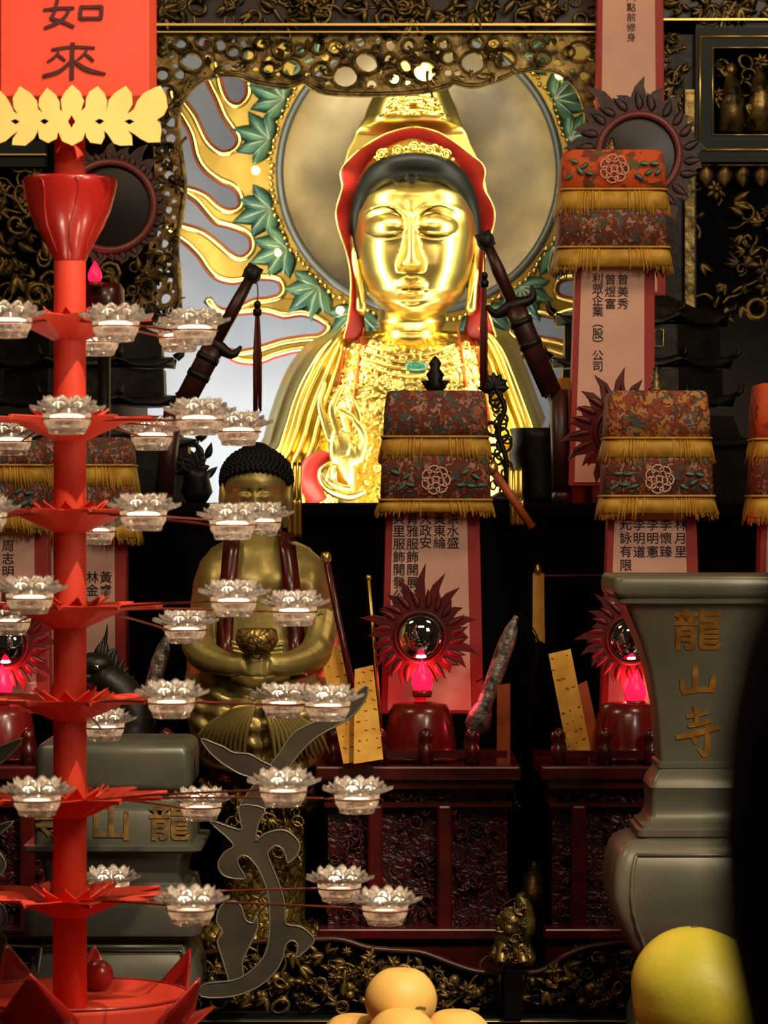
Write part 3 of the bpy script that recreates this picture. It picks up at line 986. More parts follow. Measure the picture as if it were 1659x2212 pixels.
SD = 6.64
scr = thing('carved_niche_screen', 'smoky gilt openwork screen arching over the golden goddess statue', 'screen', P(880, 700, SD))
low = [(388, 690), (386, 600), (381, 527), (396, 440), (398, 388), (386, 304), (386, 236), (404, 203), (432, 175), (472, 162), (519, 164), (546, 176), (587, 184), (624, 187), (654, 176), (671, 186), (701, 199), (769, 204), (869, 202),
       (936, 194), (970, 184), (977, 176), (1004, 184), (1037, 184), (1088, 167), (1115, 155), (1139, 151), (1167, 148), (1211, 158), (1245, 189), (1262, 229), (1267, 270), (1264, 400), (1270, 560), (1266, 700)]
mb = MB()
mb.tube(cr(pts3(low, SD), 4), S(6.5, SD), 8)
mb.tube(cr(pts3([(x, y - 9 if 400 < x < 1262 else y) for x, y in low], SD, .006), 4), S(3.5, SD), 6)
mb.obj('arch_border', M['carve'], scr)
def pierced(poly, d, n, rnd, rmin, rmax, y0, y1, margin=5):
    """solid plate pierced with rounded openings"""
    xs, ys = [p[0] for p in poly], [p[1] for p in poly]
    hs = []
    t = 0
    while len(hs) < n and t < 6000:
        t += 1
        r = rnd.uniform(rmin, rmax) * (1 if t < 2500 else .6)
        x, y = rnd.uniform(min(xs), max(xs)), rnd.uniform(min(ys), max(ys))
        if any(math.hypot(x - a, y - b) < r + c + margin for a, b, c, e in hs):
            continue
        if not all(inside(poly, x + (r + margin) * math.cos(q * PI / 8), y + (r + margin) * math.sin(q * PI / 8)) for q in range(16)):
            continue
        hs.append((x, y, r, rnd.uniform(0, 3.1)))
    holes = []
    for x, y, r, ph in hs:
        e = rnd.uniform(.62, 1.0)
        pts = []
        for q in range(12):
            a = 2 * PI * q / 12
            u, v = r * math.cos(a) * (1 + .12 * math.sin(3 * a + ph)), r * e * math.sin(a)
            pts.append((x + u * math.cos(ph) - v * math.sin(ph), y + u * math.sin(ph) + v * math.cos(ph)))
        holes.append(px(pts, d))
    return MB().prism(px(poly, d), y0, y1, holes), hs
valp = [(322, 76), (322, 246)] + [(x, y - 4) for x, y in low[6:32]] + [(1310, 76)]
mb, hs = pierced(valp, SD, 140, rs0, 9, 27, SD - .008, SD + .014, 4)
for x, y, r, ph in hs:
    if r > 11:
        mb.tube([P(x + (r + 3) * math.cos(q * PI / 7), y + (r + 3) * .9 * math.sin(q * PI / 7), SD) - Vector((0, .012, 0)) for q in range(14)], S(rs0.uniform(3, 5), SD), 6, True)
carve_fill(mb, valp, SD, 85, rs0, 14, -.014, (.10, .14, .80, .92), .006)
mb.obj('carved_valance', M['carve'], scr, bevel=.002)
jl = [(318, 190), (386, 222), (384, 310), (394, 400), (379, 527), (386, 690), (296, 690), (318, 560), (338, 430), (330, 300)]
mb, hs = pierced(jl, SD, 60, rs0, 6, 15, SD - .006, SD + .016, 4)
carve_fill(mb, jl, SD, 60, rs0, 15, -.012, (.15, .2, .75, .93), .006)
mb.obj('carved_jamb', M['carve_dk'], scr, bevel=.002)
jr = [(1268, 222), (1300, 190), (1334, 300), (1334, 700), (1270, 700)]
mb, hs = pierced(jr, SD, 40, rs0, 6, 14, SD - .006, SD + .016, 4)
carve_fill(mb, jr, SD, 50, rs0, 15, -.012, (.15, .2, .75, .93), .006)
mb.obj('carved_jamb', M['carve_dk'], scr, bevel=.002)

# lintel over the screen: red-backed relief between gilt mouldings
lt = thing('carved_lintel', 'long dark lintel with gilt scroll relief above the arched screen', 'lintel', P(1000, 78, SD))
MB().box(P(1000, -30, SD + .02), (S(1500, SD), .04, S(216, SD))).obj('lintel_board', M['beam'], lt)
mb = MB()
carve_fill(mb, [(330, -40), (1290, -40), (1290, 44), (330, 44)], SD - .01, 150, rs0, 24, 0.0, (.2, .25, .72, .9))
carve_fill(mb, [(1430, -40), (1700, -40), (1700, 34), (1430, 34)], SD - .01, 45, rs0, 24, 0.0, (.2, .25, .72, .9))
mb.obj('relief_scrolls', M['carve'], lt)
for y, h in ((55, 5), (71, 2.5)):
    MB().box(P(815, y, SD - .012), (S(960, SD), .03, S(h, SD))).obj('gilt_moulding', M['gilt_line'], lt)
MB().box(P(1560, 44, SD - .012), (S(260, SD), .03, S(4, SD))).obj('gilt_moulding', M['gilt_line'], lt)

# dark screens right and left of the niche
rp = thing('framed_relief_panel', 'dark green framed panel with small carved figures, upper right beside the niche', 'panel', P(1650, 660, SD))
MB().box(P(1660, 360, SD + .05), (S(400, SD), .04, S(640, SD))).obj('backing_board', M['black'], rp)
fr = [(1500, 62), (1830, 62), (1830, 352), (1500, 352)]
MB().prism(px(fr, SD), SD - .02, SD + .02, [px([(1540, 108), (1790, 108), (1790, 292), (1540, 292)], SD)]).obj('green_frame', M['dkgreen'], rp)
mb = MB()
for x0, y0, x1, y1, w in ((1510, 82, 1820, 326, 3.0), (1537, 106, 1793, 294, 1.6)):
    for a, b in (((x0, y0), (x1, y0)), ((x0, y1), (x1, y1)), ((x0, y0), (x0, y1)), ((x1, y0), (x1, y1))):
        mb.tube(pts3([a, b], SD, -.022), S(w, SD), 6)
mb.obj('gilt_line', M['gilt_line'], rp)
mb = MB()
for x, h in ((1580, 150), (1640, 160), (1700, 140)):
    mb.tube(pts3([(x, 285), (x + 4, 285 - h * .5), (x, 285 - h * .8)], SD, .01), [.03, .024, .012], 10)
    mb.ell(P(x, 285 - h * .9, SD) + Vector((0, .01, 0)), .013, .013, .016, 12, 8)
carve_fill(mb, [(1545, 112), (1785, 112), (1785, 288), (1545, 288)], SD + .01, 44, rs0, 20, 0.0, (.2, .3, .75, .92))
mb.obj('figure_relief', M['carve'], rp)
mb = MB()
mb.tube(pts3([(1505, 358), (1830, 358)], SD, -.01), S(3, SD), 6)
for k in range(8):
    x = 1525 + k * 40
    mb.leaf(P(x, 362, SD), -PI / 2, S(44, SD), S(40, SD), .012)
carve_fill(mb, [(1505, 390), (1830, 390), (1830, 670), (1505, 670)], SD + .02, 90, rs0, 24, 0.0, (.15, .2, .75, .92))
mb.obj('leaf_relief', M['carve_dk'], rp)
pl = thing('carved_pillar', 'narrow carved pillar with a gilt fillet beside the green framed panel', 'pillar', P(1470, 670, SD))
MB().box(P(1452, 360, SD + .02), (S(100, SD), .04, S(640, SD))).obj('shaft', M['bronze'], pl)
MB().box(P(1489, 430, SD - .012), (S(20, SD), .02, S(470, SD))).obj('gilt_fillet', M['carve'], pl)
mb = MB()
carve_fill(mb, [(1425, 70), (1480, 70), (1478, 300), (1425, 300)], SD - .01, 34, rs0, 17, 0.0, (.2, .25, .7, .9))
mb.obj('pillar_relief', M['carve'], pl)
lp_ = thing('leafy_relief_panel', 'sooty carved leaf panel behind the red stand, left of the niche', 'panel', P(140, 690, SD))
MB().box(P(110, 400, SD + .06), (S(460, SD), .04, S(620, SD))).obj('backing_board', M['black'], lp_)
MB().box(P(40, 335, SD), (S(120, SD), .05, S(56, SD))).obj('green_rail', M['dkgreen'], lp_)
MB().box(P(40, 334, SD - .03), (S(120, SD), .01, S(3, SD))).obj('gilt_line', M['gilt_line'], lp_)
mb = MB()
carve_fill(mb, [(-30, 372), (120, 372), (120, 670), (-30, 670)], SD, 70, rs0, 26, 0.0, (.15, .2, .7, .92))
carve_fill(mb, [(190, 600), (330, 560), (330, 690), (190, 690)], SD, 24, rs0, 22, 0.0, (.15, .2, .7, .92))
mb.obj('leaf_relief', M['carve_dk'], lp_)

# ------------------------------------------------------------------ black altar table and its pagodas
TZ = P(0, 1086, 6.0).z
tb = thing('black_altar_table', 'tall black-draped altar table in front of the golden goddess statue', 'table', (0, 6.3, 0))
MB().box((0, 6.295, TZ / 2 - .012), (2.6, .58, TZ - .024)).obj('draped_front', M['black'], tb)
MB().box((0, 6.29, TZ - .012), (2.66, .62, .024)).obj('table_top', M['black'], tb, bevel=.004)
MB().tube(pts3([(1150, 1244), (1300, 1243)], 5.975), S(2.5, 6), 6).obj('red_rail', M['ring_pk'], tb)

def pagoda(cx, label):
    D = 6.36
    o = thing('model_pagoda', label, 'pagoda', P(cx, 1090, D), 'dark model pagodas on the black table')
    def tier(name, y0, y1, hw0, hw1, m, win=False):
        c0 = P(cx, y0, D)
        mb = MB()
        r0, r1 = S(hw0, D), S(hw1, D)
        H = S(y0 - y1, D)
        mb.rings([[Vector((c0.x + r * math.cos(PI / 8 + PI / 4 * k) * 1.05, D + r * .62 * math.sin(PI / 8 + PI / 4 * k), c0.z + z)) for k in range(8)] for r, z in ((r0, 0), (r0, H * .3), (r1, H))], smooth=False)
        return mb.obj(name, m, o)
    def eave(y, hw, rise):
        c0 = P(cx, y, D)
        mb = MB()
        rows = []
        for q, (f, dz) in enumerate(((.72, S(30, D)), (.88, S(10, D)), (1.0, 0), (.99, -S(7, D)), (.7, -S(2, D)))):
            row = []
            for k in range(64):
                a = 2 * PI * k / 64
                tip = max(0, math.cos(4 * (a - PI / 8) * 1.0)) ** 6 if False else abs(math.cos(4 * (a - PI / 8))) ** 8
                r = S(hw, D) * f * (0.93 + .07 * tip)
                up = S(rise, D) * tip * (f ** 6)
                row.append(Vector((c0.x + r * math.cos(a) * 1.05, D + .62 * r * math.sin(a), c0.z + dz + up)))
            rows.append(row)
        mb.rings(rows)
        for k in range(8):
            a = PI / 8 + PI / 4 * k
            r = S(hw, D)
            b = Vector((c0.x + r * math.cos(a) * 1.05, D + .62 * r * math.sin(a), c0.z + S(rise, D)))
            mb.tube([b, b + Vector((math.cos(a) * .012, 0, .008)), b + Vector((math.cos(a) * .018, 0, .024))], [.006, .005, .001], 6)
        mb.obj('eave', M['bronze'], o)
    tier('pagoda_base', 1086, 1040, 262, 258, M['bronze'])
    tier('pagoda_base', 1040, 960, 236, 230, M['bronze'])
    eave(960, 250, 10)
    tier('storey', 958, 900, 215, 200, M['bronze'])
    eave(872, 205, 16)
    tier('storey', 872, 800, 178, 176, M['bronze'])
    eave(790, 200, 16)
    tier('storey', 790, 706, 172, 172, M['bronze'])
    eave(700, 192, 22)
    tier('crown_tier', 700, 640, 150, 60, M['bronze'])
    w = MB()
    for x0, x1, y0, y1 in ((30, 48, 748, 712), (-62, -10, 752, 718)):
        pts = [P(cx + a, b, D - .62 * S(172, D) * .93 - .004) for a, b in ((x0, y0), (x1, y0), (x1, y1), (x0, y1))]
        w.tube(pts, .0012, 5, True)
    w.obj('window_outline', M['gilt_line'], o)
    return o
pagoda(185, 'dark tiered model pagoda behind the red stand, left of the statue')
pagoda(1385, 'dark tiered model pagoda behind the pink name tablets, right of the statue')

for nm, xs_, y0_, y1_, lb in (('gilt_streamer', (624, 636, 647), 1000, 1162, 'gilt streamer hanging over the table edge above the small Buddha shoulder'),
                              ('gilt_streamer', (1106, 1117, 1127), 1010, 1136, 'gilt streamer hanging over the table edge right of the centre lantern hat')):
    st = thing(nm, lb, 'streamer', P(xs_[1], y1_, 5.965))
    for q_ in xs_:
        MB().tube(cr(pts3([(q_, y0_, .045), (q_ - 1, y0_ + 60, .02), (q_ + 1, 1082, .0), (q_, 1090, -.004), (q_ + 1, y1_, -.002)], 5.965), 5), [.004, .0048, .0048], 8).obj('streamer_strand', M['gold_robe'], st)

# dark sprays standing in pots on the table
def spray(name, label, cx, y0, y1, spread, d, seed):
    r = random.Random(seed)
    o = thing(name, label, 'ornament', P(cx, y0, d))
    MB().lathe([(.018, 0), (.03, .02), (.024, .045), (.03, .06)], P(cx, y0, d), 20).obj('pot', M['bronze'], o)
    m1, m2 = MB(), MB()
    zt = P(cx, y0, d) + Vector((0, 0, .05))
    for k in range(9):
        tx, ty = cx + r.uniform(-spread, spread), y1 + r.uniform(0, (y0 - y1) * .6)
        tip = P(tx, ty, d)
        mid = (zt + tip) / 2 + Vector((r.uniform(-.01, .01), 0, .01))
        m1.tube(cr([zt, mid, tip], 5), .0016, 5)
        for j in range(4):
            b = zt.lerp(tip, .45 + .18 * j)
            m2.leaf(b, r.uniform(.2, 2.9), r.uniform(.018, .035), .014, .003, r.uniform(-.3, .3))
    m1.obj('stems', M['bronze'], o)
    m2.obj('leaves', M['bronze'], o)
spray('leafy_ornament', 'dark leafy spray on the black table beside the small Buddha head', 425, 1086, 975, 46, 6.08, 3)
sp = thing('openwork_lotus_ornament', 'dark openwork lotus stem beside the hat of the centre lantern', 'ornament', P(1085, 1086, 6.07))
mb = MB()
mb.tube(cr(pts3([(1090, 1084), (1094, 1000), (1076, 930), (1090, 880), (1068, 836)], 6.07), 6), .005, 8)
r9 = random.Random(8)
for k in range(20):
    y = 850 + k * 11
    ringlet(mb, 1078 + r9.uniform(-16, 22), y, r9.uniform(9, 17), 6.07, r9)
for k in range(7):
    mb.leaf(P(1066, 838, 6.07), PI * k / 6, .03, .022, .006)
mb.obj('lotus_stem', M['bronze'], sp)
MB().lathe([(.03, 0), (.034, .008), (.012, .02)], P(1090, 1086, 6.07), 20).obj('foot', M['bronze'], sp)
vs_ = thing('dark_bronze_vase', 'dark flared bronze vase in front of the right pagoda', 'vase', P(1185, 1086, 6.06))
MB().lathe([(.05, 0), (.055, .01), (.045, .04), (.06, .09), (.052, .12), (.058, .14), (.05, .142)], P(1166, 1086, 6.16), 28).obj('vase_body', M['bronze'], vs_)

# ------------------------------------------------------------------ swords held upright on the table
def sword(label, tip, pommel, guard_t, d):
    a, b = P(*pommel, d), P(*tip, d)
    o = thing('ritual_sword', label, 'sword', b, 'ritual swords leaning beside the statue')
    u = (b - a).normalized()
    sd = Vector((-u.z, 0, u.x))
    g = a.lerp(b, guard_t)
    MB().tube([a + u * .02, a.lerp(g, .5), g], [.010, .0125, .011], 12).obj('grip', M['wood_dk'], o)
    mb = MB()
    mb.ell(a + u * .006, .017, .012, .019, 12, 8)
    mb.box(a + u * .004, (.03, .016, .03), ry=-math.atan2(u.x, -u.z))
    mb.obj('pommel', M['bronze'], o)
    mb = MB()
    mb.tube(cr([g + sd * .045 - u * .016, g + sd * .036 + u * .006, g + u * .004, g - sd * .036 + u * .006, g - sd * .045 - u * .016], 5), [.003, .009, .014, .009, .003], 10)
    mb.obj('guard', M['bronze'], o)
    MB().tube([g + u * .01, g + u * .04, b], [.021, .021, .020], 14, flat=.6).obj('scabbard', M['wood_dk'], o)
    mb = MB()
    for t in (.18, .42):
        q = g.lerp(b, t)
        mb.tube([q, q + u * .012], .0225, 14, flat=.62)
    mb.obj('scabbard_band', M['bronze'], o)
    return o
def tassel(label, x, y0, y1, yk, d, m='tasselred'):
    o = thing('hanging_tassel', label, 'tassel', P(x, y0, d))
    MB().tube(cr(pts3([(x - 2, y0), (x + 1, (y0 + yk) / 2), (x, yk)], d), 5), .0012, 5).obj('cord', M['tasselred'], o)
    kb = MB()
    kb.ell(P(x, yk + 6, d), .007, .007, .008, 10, 8)
    kb.lathe([(.004, 0), (.009, -.006), (.007, -.016)], P(x, yk + 12, d), 12)
    kb.obj('knot', M['bronze'], o)
    f = MB()
    rr = random.Random(int(x))
    for k in range(16):
        dx = rr.uniform(-8, 8)
        f.tube(pts3([(x + dx * .4, yk + 24), (x + dx, (yk + y1) / 2), (x + dx * 1.05, y1 + rr.uniform(-10, 6))], d, rr.uniform(-.005, .005)), [.0016, .0022, .0014], 5)
    f.obj('tassel_strands', M[m], o)
sword('dark ritual sword leaning left of the statue, its tassel hanging free', (385, 1084 - 190), (548, 586), .5, 6.02)
sword('dark ritual sword leaning right of the statue, crossing its shoulder', (1192, 850), (1046, 514), .42, 6.02)
tassel('long dark red tassel hanging from the left sword', 556, 604, 886, 652, 6.03)
tassel('long dark red tassel hanging from the right sword beside the statue cheek', 1046, 530, 836, 590, 6.03)
for (x0, y0, x1, y1, lab) in ((374, 905, 352, 1084, 'left'), (1206, 862, 1214, 1084, 'right')):
    w = thing('sword_rest', 'dark upright rest holding the %s ritual sword on the black table' % lab, 'stand', P(x1, 1085, 6.03))
    MB().tube([P(x0, y0 - 20, 6.03), P(x1, 1084, 6.03)], .018, 10).obj('upright', M['wood_dk'], w)
    MB().lathe([(.019, 0), (.019, .012), (.018, .02)], P(x1, 1086, 6.03), 24).obj('foot', M['wood_dk'], w)
# ------------------------------------------------------------------ ledge and carved red stands
LZ = 0.795
lg = thing('altar_ledge', 'long black lacquered altar ledge with bright brass edge lines behind the fruit', 'ledge', (0, 5.6, 0))
MB().box((0, 5.55, LZ / 2), (2.6, .78, LZ - .002)).obj('ledge_body', M['dkgreen'], lg, bevel=.004)
mb = MB().tube([(-1.3, 5.158, LZ - .006), (1.3, 5.158, LZ - .006)], .0016, 6)
mb.obj('brass_edge', M['gilt_line'], lg)
MB().tube([(-1.3, 5.156, LZ - .03), (1.3, 5.156, LZ - .03)], .0007, 6).obj('brass_edge', M['gilt_line'], lg)

CD = 5.45
CTOP = P(0, 1652, CD).z
def red_stand(x0, x1, label, posts):
    o = thing('carved_red_stand', label, 'stand', P((x0 + x1) / 2, 2190, CD), 'carved red stands on the altar ledge')
    o.location.z = LZ
    xl, xr = P(x0, 0, CD).x, P(x1, 0, CD).x
    w, cx = xr - xl, (xl + xr) / 2
    zt = CTOP
    MB().box((cx, CD + .19, (LZ + zt) / 2), (w * .96, .34, zt - LZ - .02)).obj('carved_panel', M['red_carve'], o)
    MB().box((cx, CD + .18, zt - .012), (w + .03, .42, .024)).obj('top_board', M['red_dk'], o, bevel=.004)
    MB().box((cx, CD - .005, zt - .032), (w + .005, .02, .014)).obj('moulding', M['red_dk'], o)
    MB().box((cx, CD + .002, P(0, 1738, CD).z), (w, .02, .008)).obj('moulding', M['red_dk'], o)
    MB().box((cx, CD - .012, P(0, 2012, CD).z), (w + .02, .05, .018)).obj('bottom_rail', M['red_dk'], o, bevel=.003)
    MB().box((cx, CD, P(0, 2080, CD).z), (w + .01, .04, .06)).obj('skirt_panel', M['red_dk'], o)
    zb, zm = P(0, 2012, CD).z, P(0, 1738, CD).z
    for xx in posts:
        c = P(xx, 0, CD)
        MB().box((c.x, CD + .004, (zb + zm) / 2), (.026, .03, zm - zb)).obj('post', M['red_dk'], o, bevel=.005)
    rr = random.Random(x0)
    mb = MB()
    carve_fill(mb, [(x0 + 8, 1690), (x1 - 8, 1690), (x1 - 8, 1730), (x0 + 8, 1730)], CD + .015, 26, rr, 15, 0.0)
    for a, b in zip([x0] + list(posts), list(posts) + [x1]):
        if b - a > 40:
            carve_fill(mb, [(a + 16, 1750), (b - 16, 1750), (b - 16, 2000), (a + 16, 2000)], CD + .016, int((b - a) / 4), rr, 15, 0.0)
    mb.obj('relief_carving', M['red_carve'], o)
    mb = MB()
    for xx in range(int(x0) + 20, int(x1) - 10, 100):
        mb.lathe([(.013, 0), (.013, .03), (.009, .034), (.013, .044), (.012, .054), (.003, .062)], (P(xx, 0, CD).x, CD + .0, zt), 12)
    mb.box((cx, CD, zt + .018), (w * .95, .012, .012))
    gr = thing('gallery_rail', label.replace('carved dark red stand', 'low dark red knobbed rail').replace('under the', 'in front of the'), 'rail', (cx, CD, zt), 'knobbed rails on the red stands')
    mb.obj('rail_with_knobs', M['red_dk'], gr)
    return o
red_stand(-160, 378, 'carved dark red stand behind the grey censer at lower left', (60, 330))
red_stand(700, 1105, 'carved dark red stand under the centre name lantern', (810, 960))
red_stand(1186, 1600, 'carved dark red stand behind the right grey censer', (1250, 1400))

# ------------------------------------------------------------------ red mirror lamps
def flame_poly(cx, cy, ri, ro, n, rnd, curl=.25, up=1.25, bf=.34):
    pts = []
    for k in range(n):
        a = -PI / 2 + 2 * PI * k / n
        L = ro * rnd.uniform(.78, 1.14) * (up if k == 0 else 1.0) * (1 + .12 * max(0, -math.sin(a)))
        sg = 1 if math.cos(a) >= 0 else -1
        da = 2 * PI / n
        base = ri + (ro - ri) * bf
        pts.append((cx + base * math.cos(a - da * .5), cy + base * math.sin(a - da * .5)))
        pts.append((cx + (base + (L - base) * .5) * math.cos(a - da * .22), cy + (base + (L - base) * .5) * math.sin(a - da * .22)))
        pts.append((cx + L * math.cos(a + curl * da * sg), cy + L * math.sin(a + curl * da * sg)))
        pts.append((cx + (base + (L - base) * .5) * math.cos(a + da * .26), cy + (base + (L - base) * .5) * math.sin(a + da * .26)))
    return pts
def mirror_lamp(label, cx, cy, d, ri, ro, fx, fy, drum, foot_z, mats, group='red flame lamps with mirrors', ball=True, glow=0.5, n=21, column=None, bf=.46):
    rnd = random.Random(int(cx * 7 + cy))
    o = thing('mirror_lamp', label, 'lamp', (P(cx, 0, d).x, d, foot_z), group)
    MB().prism(px(flame_poly(cx, cy, ri, ro, n, rnd, bf=bf), d), d - .004, d + .004, [px([(cx + ri * math.cos(i * PI / 20), cy + ri * math.sin(i * PI / 20)) for i in range(40)], d)]).obj('flame_frame', M[mats[0]], o, bevel=.0015)
    m2 = MB()
    for k in range(n):
        a = 2 * PI * (k + .5) / n
        r1 = ri + (ro - ri) * .2
        m2.leaf(P(cx + r1 * math.cos(a), cy + r1 * math.sin(a), d) - Vector((0, .004, 0)), -a + rnd.uniform(-.25, .25), S((ro - ri) * .6, d), S(ro * .13, d), .003, .3)
    m2.obj('flame_relief', M[mats[0]], o)
    ringtube(cx, cy, ri + 3, d, S(4.5 if ball else 8, d), -.005).obj('ring', M[mats[1]], o)
    if ball:
        MB().ell(P(cx, cy, d), S(ri, d), S(ri, d) * .6, S(ri, d), 40, 24).obj('mirror_ball', M['ball'], o)
    else:
        c = P(cx, cy, d)
        MB().rings([[Vector((c.x + S(r, d) * math.cos(2 * PI * j / 40), d + h, c.z + S(r, d) * math.sin(2 * PI * j / 40))) for j in range(40)] for r, h in ((1, -.004), (ri * .5, -.003), (ri, .002))], True, False).obj('mirror_disc', M['darkmirror'], o)
    x, y0, y1, hw = drum
    ct = P(x, y1, d - .03)
    H = S(y1 - y0, d)
    r = S(hw, d)
    dr = MB()
    if column:
        dr.lathe([(r * .9, 0), (r, H * .1), (r, H * .8), (r * .8, H), (r * .3, H)], (ct.x, d + .0, ct.z), 28)
        dr.obj('lamp_base', M[mats[2]], o)
        dr = MB()
        dr.lathe([(.032, foot_z - ct.z), (.032, foot_z - ct.z + .01), (.012, foot_z - ct.z + .03), (.012, -.02), (r * .8, 0)], (ct.x, d, ct.z), 20)
        dr.obj('column', M['bronze'], o)
    else:
        dr.lathe([(r * 1.08, foot_z - ct.z), (r * 1.08, foot_z - ct.z + .012), (r, .0), (r * 1.0, H * .3), (r * .95, H * .55), (r * .86, H * .8), (r * .74, H * .95), (r * .3, H)], (ct.x, d - .03, ct.z), 32)
        dr.obj('lamp_base', M[mats[2]], o)
        st = MB().box((P(cx, 0, d).x, d, (foot_z + P(0, cy + ri, d).z) / 2), (.02, .006, P(0, cy + ri, d).z - foot_z))
        st.obj('frame_stem', M[mats[0]], o)
    fd = d - .045
    c = P(fx, fy, fd)
    s_ = S(.68 if column else 1, fd)
    MB().lathe([(.2 * s_, -32 * s_), (18 * s_, -28 * s_), (23 * s_, -14 * s_), (21 * s_, 2 * s_), (14 * s_, 18 * s_), (6 * s_, 30 * s_), (.2 * s_, 40 * s_)], c, 20).obj('led_flame', M['flamelamp'], o)
    MB().lathe([(20 * s_, -42 * s_), (22 * s_, -30 * s_), (18 * s_, -26 * s_)], c, 20).obj('led_socket', M['red_gl'], o)
    if glow:
        l = bpy.data.lights.new('led_glow', 'POINT')
        l.energy = glow
        l.color = (1.0, .06, .10)
        l.shadow_soft_size = .02
        lo = bpy.data.objects.new('led_glow', l)
        scene.collection.objects.link(lo)
        lo.parent = o
        lo.location = c + Vector((0, .030, .0)) - o.location
    return o
R_ = ('red_flame', 'red_flame', 'lampred')
mirror_lamp('red flame lamp with mirror ball in front of the centre lantern', 908, 1376, 5.565, 51, 118, 912, 1464, (907, 1515, 1648, 78), CTOP, R_, glow=1.1)
mirror_lamp('red flame lamp half hidden by the right grey censer', 1362, 1382, 5.565, 48, 108, 1373, 1486, (1356, 1515, 1648, 76), CTOP, R_, glow=1.1)
mirror_lamp('red flame lamp cut by the left edge of the picture', 12, 1392, 5.565, 46, 110, 4, 1474, (2, 1520, 1648, 76), CTOP, R_, glow=1.1)
K_ = ('flame_dk', 'ring_pk', 'red_dk')
mirror_lamp('large dusky mirror lamp behind the upper red pole', 238, 446, 6.06, 92, 126, 205, 590, (222, 610, 680, 44), TZ, K_, 'large mirror lamps on the black table', False, .05, 26, True, .72)
mirror_lamp('large dusky mirror lamp above the tall pink lantern', 1380, 334, 6.165, 84, 150, 1400, 470, (1388, 490, 560, 44), TZ, K_, 'large mirror lamps on the black table', False, .05, 22, True, .62)
mirror_lamp('red flame mirror lamp mostly hidden behind the right lantern hat', 1338, 935, 5.80, 50, 122, 1360, 1040, (1345, 1070, 1130, 40), CTOP, ('red_flame', 'red_flame', 'red_dk'), 'red flame lamps with mirrors', True, .12, 19, True)

# ------------------------------------------------------------------ name lanterns: paper tablet, cloth hat, fringe
def fringe(mb, c, hx, hy, z0, z1, n, rnd, flare=1.06):
    for k in range(n):
        a = 2 * PI * k / n
        ex = .35
        x = math.copysign(abs(math.cos(a)) ** ex, math.cos(a)) * hx
        y = math.copysign(abs(math.sin(a)) ** ex, math.sin(a)) * hy
        f = flare + rnd.uniform(-.03, .04)
        dz = rnd.uniform(-.006, .006)
        if k == 0:
            mb.rings([rrect(c.x, c.y, q, hx * (.99 + (flare - 1) * w_), hy * (.99 + (flare - 1) * w_), .02) for q, w_ in ((z1 + (z0 - z1) * .22, 1), (z0, 0))])
        mb.tube([(c.x + x, c.y + y, z0), (c.x + x * (1 + f) / 2 + rnd.uniform(-.001, .001), c.y + y * (1 + f) / 2, (z0 + z1) / 2), (c.x + x * f + rnd.uniform(-.002, .002), c.y + y * f, z1 + dz)], [.0022, .0026, .0014], 4)
